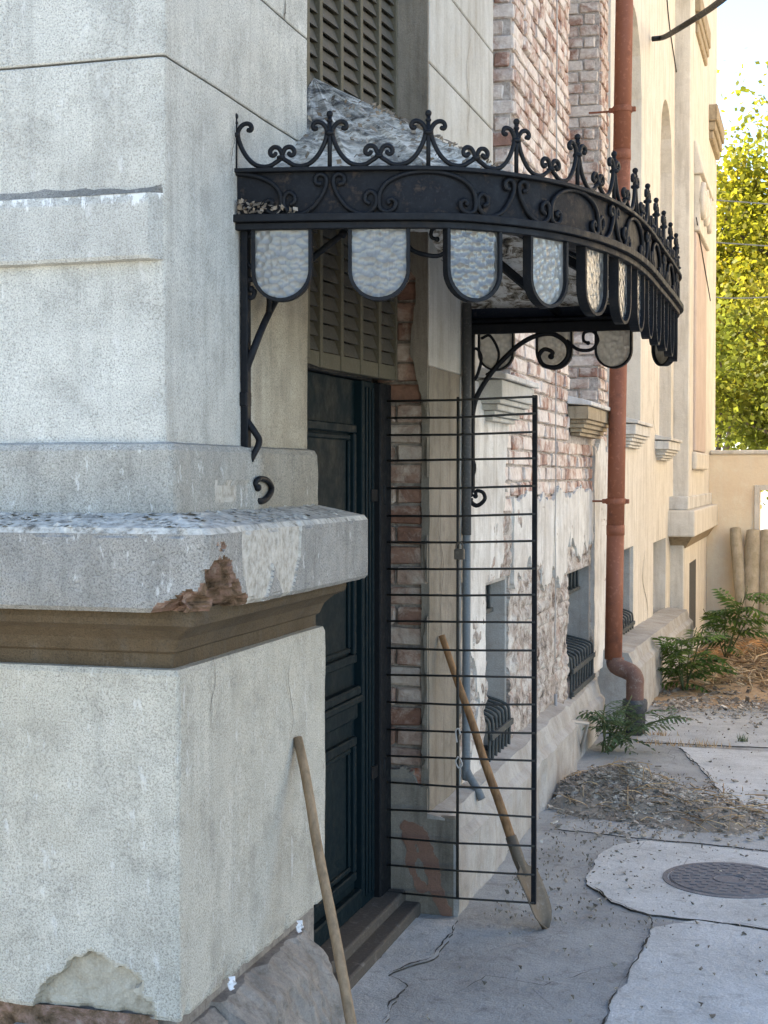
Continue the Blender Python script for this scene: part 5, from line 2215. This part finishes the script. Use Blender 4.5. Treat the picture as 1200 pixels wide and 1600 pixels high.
for (pa, pb, r_, lab) in (((1149, 826), (1165, 990), 0.075, 'slim mossy post leaning on the far wall, leftmost of the posts'),
                          ((1178, 830), (1172, 992), 0.10, 'thick round post standing against the far wall, second from the left'),
                          ((1199, 830), (1197, 995), 0.10, 'thick post against the far wall at the picture edge')):
    a, b = at_y(pa[0], pa[1], YW - 0.13), at_y(pb[0], pb[1], YW - 0.55)
    b.z = -0.30
    m_ = MB()
    m_.tube([a.lerp(b, q / 8) + Vector((.006 * nz(q, r_ * 9), 0, 0)) for q in range(9)], [r_ * (.86 if q == 0 else (.95 + .05 * q / 8)) for q in range(9)], 12)
    o = m_.build('leaning_post', M['post'])
    tag(o, lab, 'post', 'posts against the yard wall')

# ================================================================== rubble, straw and litter
def chip(mb, c, s, mi=0, flatn=.5):
    a = Vector((random.uniform(-1, 1), random.uniform(-1, 1), random.uniform(-.5, .5))).normalized() * s
    b = a.cross(Vector((random.uniform(-.3, .3), random.uniform(-.3, .3), 1))).normalized() * s * random.uniform(.4, .9)
    n = a.cross(b).normalized() * s * random.uniform(.15, flatn)
    v = [c - a - b * random.uniform(.4, 1), c + a * random.uniform(.4, 1) - b, c + a + b * random.uniform(.4, 1), c - a * random.uniform(.4, 1) + b]
    mb.add(v + [p + n for p in v], [(3, 2, 1, 0), (4, 5, 6, 7), (0, 1, 5, 4), (1, 2, 6, 5), (2, 3, 7, 6), (3, 0, 4, 7)], mi)


def heap_h(x, y, c, ax, ay, h, rot=0.0):
    dx, dy = x - c[0], y - c[1]
    u = (dx * math.cos(rot) + dy * math.sin(rot)) / ax
    v = (-dx * math.sin(rot) + dy * math.cos(rot)) / ay
    q = math.hypot(u, v) - 0.22 * fbm(x * 2, y * 2, 1.5, 4)
    return h * (max(0, 1 - q) ** 1.4) * 1.1 - 0.006 if q < 1 else -0.02


def heap_mesh(name, c, ax, ay, h, rot, mat, label, n=46):
    mb = MB()
    rows = []
    for i in range(n + 1):
        row = []
        for k in range(n + 1):
            x = c[0] + (i / n * 2 - 1) * max(ax, ay) * 1.25
            y = c[1] + (k / n * 2 - 1) * max(ax, ay) * 1.25
            hh = heap_h(x, y, c, ax, ay, h, rot)
            row.append((x, y, gz(y) + hh + (0.02 * fbm(x * 9, y * 9, 3, 4) * min(1, hh * 30) if hh > 0 else hh * 2)))
        rows.append(row)
    mb.grid(rows, 0, True, True)
    return mb


hc = at_z(990, 1238, 0.05)
HP = ((hc.x, hc.y), 0.74, 0.44, 0.17, -0.55)
mb = heap_mesh('x', *HP, None, None)
for i in range(6500):
    a, r_ = random.uniform(0, 6.283), abs(random.gauss(0, .52))
    u, v = r_ * math.cos(a) * 0.80, r_ * math.sin(a) * 0.50
    x = hc.x + u * math.cos(HP[4]) - v * math.sin(HP[4])
    y = hc.y + u * math.sin(HP[4]) + v * math.cos(HP[4])
    if x < -1.22:
        continue
    z = max(0.012, heap_h(x, y, *HP) + 0.02 * fbm(x * 9, y * 9, 3, 4))
    chip(mb, Vector((x, y, z + .004)), random.choice((.004, .005, .006, .007, .009, .009, .012, .018)), 1)
for i in range(170):
    a, r_ = random.uniform(0, 6.283), math.sqrt(random.random())
    u, v = r_ * math.cos(a) * 0.78 + .05, r_ * math.sin(a) * 0.48 + .08
    x = hc.x + u * math.cos(HP[4]) - v * math.sin(HP[4])
    y = hc.y + u * math.sin(HP[4]) + v * math.cos(HP[4])
    if x < -1.2:
        continue
    z = max(0.012, heap_h(x, y, *HP)) + .02
    d = Vector((random.uniform(-1, 1), random.uniform(-1, 1), random.uniform(-.1, .25))).normalized() * random.uniform(.03, .10)
    mb.tube([Vector((x, y, z)) - d, Vector((x, y, z + .01)), Vector((x, y, z)) + d], .0025, 3, 2)
o = mb.build('rubble_heap', [M['soil'], M['chips'], M['straw']])
o['kind'] = 'stuff'
o['label'] = 'low heap of stone chips and dry leaves on the paving'

# leaf and chip litter belt and straw mound at the far end
mb = MB()
MC = [((-0.10, 12.6), 1.5, 1.7, 0.16, 0), ((0.55, 14.4), 1.6, 1.3, 0.36, 0.2), ((1.9, 13.4), 1.8, 2.0, 0.2, 0), ((-0.5, 11.6), 0.8, 1.0, 0.07, 0)]


def far_h(x, y):
    return max(0.0, max(heap_h(x, y, *q) for q in MC))


rows = []
for i in range(61):
    rows.append([(-1.12 + 4.8 * k / 60, 10.3 + 7.2 * i / 60, gz(10.3 + 7.2 * i / 60) + far_h(-1.12 + 4.8 * k / 60, 10.3 + 7.2 * i / 60) + 0.022 * smooth(0, 8, i + 5 * fbm(k * .3, 2, 2, 3)) - 0.02 * (i < 2) + 0.02 * fbm(k * .4, i * .4, 2, 4) * min(1, i / 5)) for k in range(61)])
mb.grid(rows, 0, True)
for i in range(7000):
    x = random.uniform(-1.1, 2.6)
    y = 10.4 + 5.6 * random.random() ** 1.1
    if random.random() < 0.3:
        y = 11.3 - abs(random.gauss(0, .6))
    z = gz(y) + far_h(x, y) + .02
    if y < 11.3:
        chip(mb, Vector((x, y, z - .006)), random.choice((.006, .009, .012, .016, .024)), 1)
        chip(mb, Vector((x + random.uniform(-.2, .2), y + random.uniform(-.2, .2), z - .006)), random.choice((.006, .009, .012, .016)), 1)
    else:
        d = Vector((random.uniform(-1, 1), random.uniform(-1, 1), random.uniform(-.15, .45))).normalized() * random.uniform(.05, .20)
        c = Vector((x, y, z + .01))
        bow = Vector((random.uniform(-.03, .03), random.uniform(-.03, .03), random.uniform(0, .05)))
        mb.tube([c - d, c + bow, c + d], random.uniform(.0035, .0085), 3, 2)
for i in range(1400):
    x, y = random.uniform(-1.1, 2.6), random.uniform(10.8, 15.2)
    z = gz(y) + far_h(x, y) + .03
    chip(mb, Vector((x, y, z)), random.uniform(.012, .035), 3, .12)
M['litter_soil'] = mk_mortar('straw_dust', (0.30, 0.19, 0.10), (0.46, 0.33, 0.20))
o = mb.build('yard_litter', [M['litter_soil'], M['chips'], M['straw'], M['dead_leaf']])
o['kind'] = 'stuff'
o['label'] = 'belt of straw, twigs and chips in front of the far wall'
# rusty earth heap behind the straw
ec = at_z(1150, 1010, 0.05)
ec = Vector((ec.x + 0.1, 15.0, 0))
mb = heap_mesh('x', (ec.x, ec.y), 0.8, 0.6, 0.26, 0.1, None, None, 30)
for i in range(len(mb.v)):
    x, y, z = mb.v[i]
    mb.v[i] = (x, y, z + far_h(x, y) * .9)
for i in range(260):
    x, y = ec.x + random.gauss(0, .4), ec.y + random.gauss(0, .3)
    z = gz(y) + max(0, heap_h(x, y, (ec.x, ec.y), 0.8, 0.6, 0.26, 0.1)) + far_h(x, y) * .9 + .03
    d = Vector((random.uniform(-1, 1), random.uniform(-1, 1), random.uniform(-.2, .3))).normalized() * random.uniform(.05, .16)
    mb.tube([Vector((x, y, z)) - d, Vector((x, y, z + .02)), Vector((x, y, z)) + d], .005, 3, 1)
o = mb.build('earth_heap', [M['rust_heap'], M['straw']])
tag(o, 'orange brown earth heap behind the saplings', 'heap')

# paper scraps under the pillar and by the plinth
for (px, py, x, lab) in ((362, 1537, -1.262, 'crumpled white paper scrap wedged under the stucco pillar'), (468, 1448, -1.235, 'torn pale scrap wedged at the end of the plinth stone')):
    c = at_x(px, py, x)
    m_ = MB()
    rows = []
    for i in range(6):
        rows.append([c + Vector((0.016 * nz(i * .9, k * .9, 1), (k - 2.5) * 0.006 + .008 * nz(i * 1.3, k * 1.3, 4), (i - 2.5) * 0.005 + .008 * nz(i * .8, k * .8, 7))) for k in range(6)])
    m_.grid(rows, 0, False)
    o = m_.build('paper_scrap', M['paper'])
    tag(o, lab, 'litter')


# ================================================================== plants
def frond(n_pairs, length, leaf, mat_i=0, droop=.4):
    """pinnate leaf along +X, one mesh"""
    mb = MB()
    pts = []
    for q in range(n_pairs + 1):
        t = q / n_pairs
        pts.append(Vector((length * t, 0, 0.25 * length * t - droop * length * t * t)))
    mb.tube(pts, [0.0028 * (1 - .6 * q / n_pairs) for q in range(n_pairs + 1)], 4, 1)
    for q in range(1, n_pairs + 1):
        p = pts[q]
        t = q / n_pairs
        l = leaf * (0.75 + .5 * math.sin(math.pi * min(1, t * .95)))
        for sg in (1, -1):
            dr = Vector((0.35 + .3 * t, sg, random.uniform(-.5, -.05))).normalized()
            w = l * 0.16
            up = Vector((0, 0, 1))
            sd = dr.cross(up).normalized() * w
            a = p
            mid = p + dr * l * .45
            tip = p + dr * l + Vector((0, 0, -l * .18))
            mb.add([a, mid + sd, tip, mid - sd, mid + Vector((0, 0, -w * .35))], [(0, 4, 1), (1, 4, 2), (2, 4, 3), (3, 4, 0)], 0, False)
    return mb


def sapling(name, label, base_p, stems, height, flen, leafl, pairs, mat, nfr, spread=.35, group=None, lean=(0, 0)):
    root = thing(name, label, 'plant', base_p, group)
    B0 = Vector(base_p)
    meshes = []
    for q in range(4):
        t = frond(pairs, flen, leafl, 0, random.uniform(.3, .7)).build('leaf_tmp', [mat, M['stem']])
        meshes.append(t.data)
        bpy.data.objects.remove(t)
    for s in range(stems):
        a = random.uniform(0, 6.28)
        top = B0 + Vector((math.cos(a) * spread * random.uniform(.3, 1) + lean[0], math.sin(a) * spread * random.uniform(.3, 1) + lean[1], height * random.uniform(.6, 1)))
        pts = catmull([B0 + Vector((random.uniform(-.02, .02), random.uniform(-.02, .02), -.02)), B0.lerp(top, .5) + Vector((random.uniform(-.03, .03), random.uniform(-.03, .03), .03)), top], 6)
        m_ = MB()
        m_.tube(pts, [.007 * (1 - .6 * i / len(pts)) for i in range(len(pts))], 5)
        m_.build('stem', M['stem'], root)
        for f in range(nfr):
            t = 0.25 + .75 * (f + random.random()) / nfr
            p = pts[min(len(pts) - 1, int(t * (len(pts) - 1)))]
            sc = random.uniform(.6, 1.1)
            copy_of(random.choice(meshes), 'leaf', root, p, (random.uniform(-.4, .4), random.uniform(-.75, .25), random.uniform(0, 6.28)), (sc, sc, sc))
    return root


wp = at_z(915, 1178, 0)
sapling('weed', 'leafy grey green weed growing at the plinth beside the rubble', (-1.17, wp.y + .1, 0.0), 9, 0.32, 0.17, 0.052, 6, M['leaf_weed'], 6, .38, lean=(.14, -.05))
p = at_z(1045, 1092, -0.02)
sapling('sapling', 'green sapling with feathery leaves at the corner of the grey plinth', (-0.93, 11.2, gz(11.2)), 6, 0.56, 0.28, 0.085, 8, M['leaf_plant'], 7, .2, 'saplings by the facade')
sapling('sapling', 'taller feathery sapling in front of the far bay', (-0.80, 14.0, gz(14.0) + .1), 6, 0.72, 0.32, 0.095, 8, M['leaf_plant'], 6, .3, 'saplings by the facade')
# grass tufts in the paving joint
for (px, py, lab) in ((1040, 1166, 'dry grass tuft in the joint nearest the drain'), (1100, 1168, 'middle dry grass tuft in the paving joint'), (1160, 1160, 'small green tuft in the paving near the picture edge'), (1020, 1150, 'pale dry tuft beside the drain pot')):
    c = at_z(px, py, 0.0)
    m_ = MB()
    for q in range(46):
        a = random.uniform(0, 6.28)
        r_ = random.uniform(0, .16) if px < 1150 else random.uniform(0, .03)
        b0 = c + Vector((math.cos(a) * r_ * 1.2, math.sin(a) * r_ * .25, 0.005))
        t = b0 + Vector((random.uniform(-.03, .03), random.uniform(-.03, .03), random.uniform(.015, .06)))
        s = Vector((random.uniform(-1, 1), random.uniform(-1, 1), 0)).normalized() * .003
        m_.add([b0 - s, b0 + s, t], [(0, 1, 2)])
    o = m_.build('grass_tuft', M['straw'] if px != 1160 else M['leaf_weed'])
    tag(o, lab, 'grass', 'tufts in the paving joint')


# ================================================================== trees beyond the wall
def tree(name, label, base_p, height, crown_r, nleaf, mat, seed, leaf=0.075, low=.25):
    rnd = random.Random(seed)
    root = thing(name, label, 'tree', base_p, 'trees beyond the yard wall')
    B0 = Vector(base_p)
    trunk = MB()
    tips = []

    def grow(p, d, l, r_, depth):
        pts = [p]
        q = p
        dd = d.copy()
        n_ = 5
        for i in range(n_):
            dd = (dd + Vector((rnd.uniform(-.22, .22), rnd.uniform(-.22, .22), rnd.uniform(-.05, .14)))).normalized()
            q = q + dd * (l / n_)
            pts.append(q)
        trunk.tube(pts, [r_ * (1 - .5 * i / n_) for i in range(n_ + 1)], 7 if depth < 2 else 4)
        if depth >= 2:
            tips.extend(pts[1:])
        if depth >= 4:
            return
        for c in range(3 if depth else 7):
            ax = Vector((rnd.uniform(-1, 1), rnd.uniform(-1, 1), rnd.uniform(-.1, .7))).normalized()
            nd = (dd * .55 + ax * .8).normalized()
            st = pts[rnd.randint(2, n_)] if depth else pts[rnd.randint(2, n_)]
            grow(st, nd, l * rnd.uniform(.58, .8), r_ * .52, depth + 1)

    grow(B0, Vector((0, 0, 1)), height * .42, height * .022, 0)
    sz = (height - .35) / (max(t.z for t in tips) - B0.z)
    trunk.v = [tuple(B0 + (Vector(p) - B0) * sz) for p in trunk.v]
    tips = [B0 + (t - B0) * sz for t in tips]
    trunk.build('trunk', M['bark'], root)
    cr = MB()
    zmin = B0.z + height * low
    for i in range(nleaf):
        t = rnd.choice(tips)
        c = Vector((t.x, t.y, t.z)) + Vector((rnd.gauss(0, .31), rnd.gauss(0, .31), rnd.gauss(0, .28)))
        if c.z < zmin:
            c.z = zmin + rnd.random() * 1.5
        a = Vector((rnd.uniform(-1, 1), rnd.uniform(-1, 1), rnd.uniform(-.8, .4))).normalized()
        s = leaf * rnd.uniform(.6, 1.35)
        b = a.cross(Vector((rnd.uniform(-1, 1), rnd.uniform(-1, 1), rnd.uniform(-1, 1)))).normalized() * s * .42
        m0 = c + a * s * .5
        cr.add([c, m0 + b, c + a * s, m0 - b], [(0, 1, 2, 3)])
    cr.build('crown', mat, root)
    return root


tree('tree', 'tall yellow green tree behind the far wall, crown at the picture edge', (2.0, 25.5, -.3), 9.0, 3, 52000, M['leaf_tree'], 5, .105, .18)
tree('tree', 'second yellow green tree beside the facade, left of the tall one', (-1.8, 27.5, -.3), 7.6, 3, 46000, M['leaf_tree'], 12, .105, .1)
tree('tree', 'darker green tree low behind the wall, dark limbs showing', (0.6, 22.6, -.3), 5.0, 2.4, 26000, M['leaf_tree2'], 21, .09, .1)
tree('tree', 'green tree further right beyond the wall, past the picture edge', (6.0, 24.5, -.3), 9.0, 3, 24000, M['leaf_tree'], 33, .15, .15)
tree('tree', 'distant green tree filling the gap behind the others', (0.2, 34, -.3), 8.2, 3.2, 26000, M['leaf_tree2'], 44, .2, .05)


# ================================================================== unseen building added to bounce warm sunlight into the yard
bounce_bld = thing('bounce_building', 'pale building added out of view to bounce warm sunlight onto the far facade', 'building', (7.5, 14, 0))
M['bounce_wall'] = plaster('bounce_cream', (0.82, 0.73, 0.58), (0.78, 0.68, 0.53), (0.5, 0.42, 0.3), .2, .15, .4)
m_ = MB()
m_.box(5.6, 15, 8.4, 30, -0.5, 10.0)
m_.build('wall', M['bounce_wall'], bounce_bld, bev=0.03)
m_ = MB()
m_.hexa([(5.2, 8.0, 10.002), (15.5, 8.0, 10.002), (5.2, 30.5, 10.002), (15.5, 30.5, 10.002), (10.0, 12, 12.5), (12.5, 12, 12.5), (10.0, 26, 12.5), (12.5, 26, 12.5)])
m_.build('roof', M['rust_heap'], bounce_bld)
for fl in range(2):
    for k in range(5):
        y = 10.5 + k * 4.0
        z = 1.6 + fl * 3.8
        m_ = MB()
        m_.box(5.55, 5.595, y, y + 1.1, z, z + 1.8)
        w_ = m_.build('window', M['plaster_old'], bounce_bld, bev=.01)
        m_ = MB()
        m_.box(5.53, 5.549, y + .08, y + 1.02, z + .08, z + 1.72)
        m_.build('pane', M['dark_glass'], w_)

tree('tree', 'broad yellow green tree behind the others, close to the facade edge', (0.9, 30.0, -.3), 9.6, 3, 40000, M['leaf_tree'], 71, .12, .2)
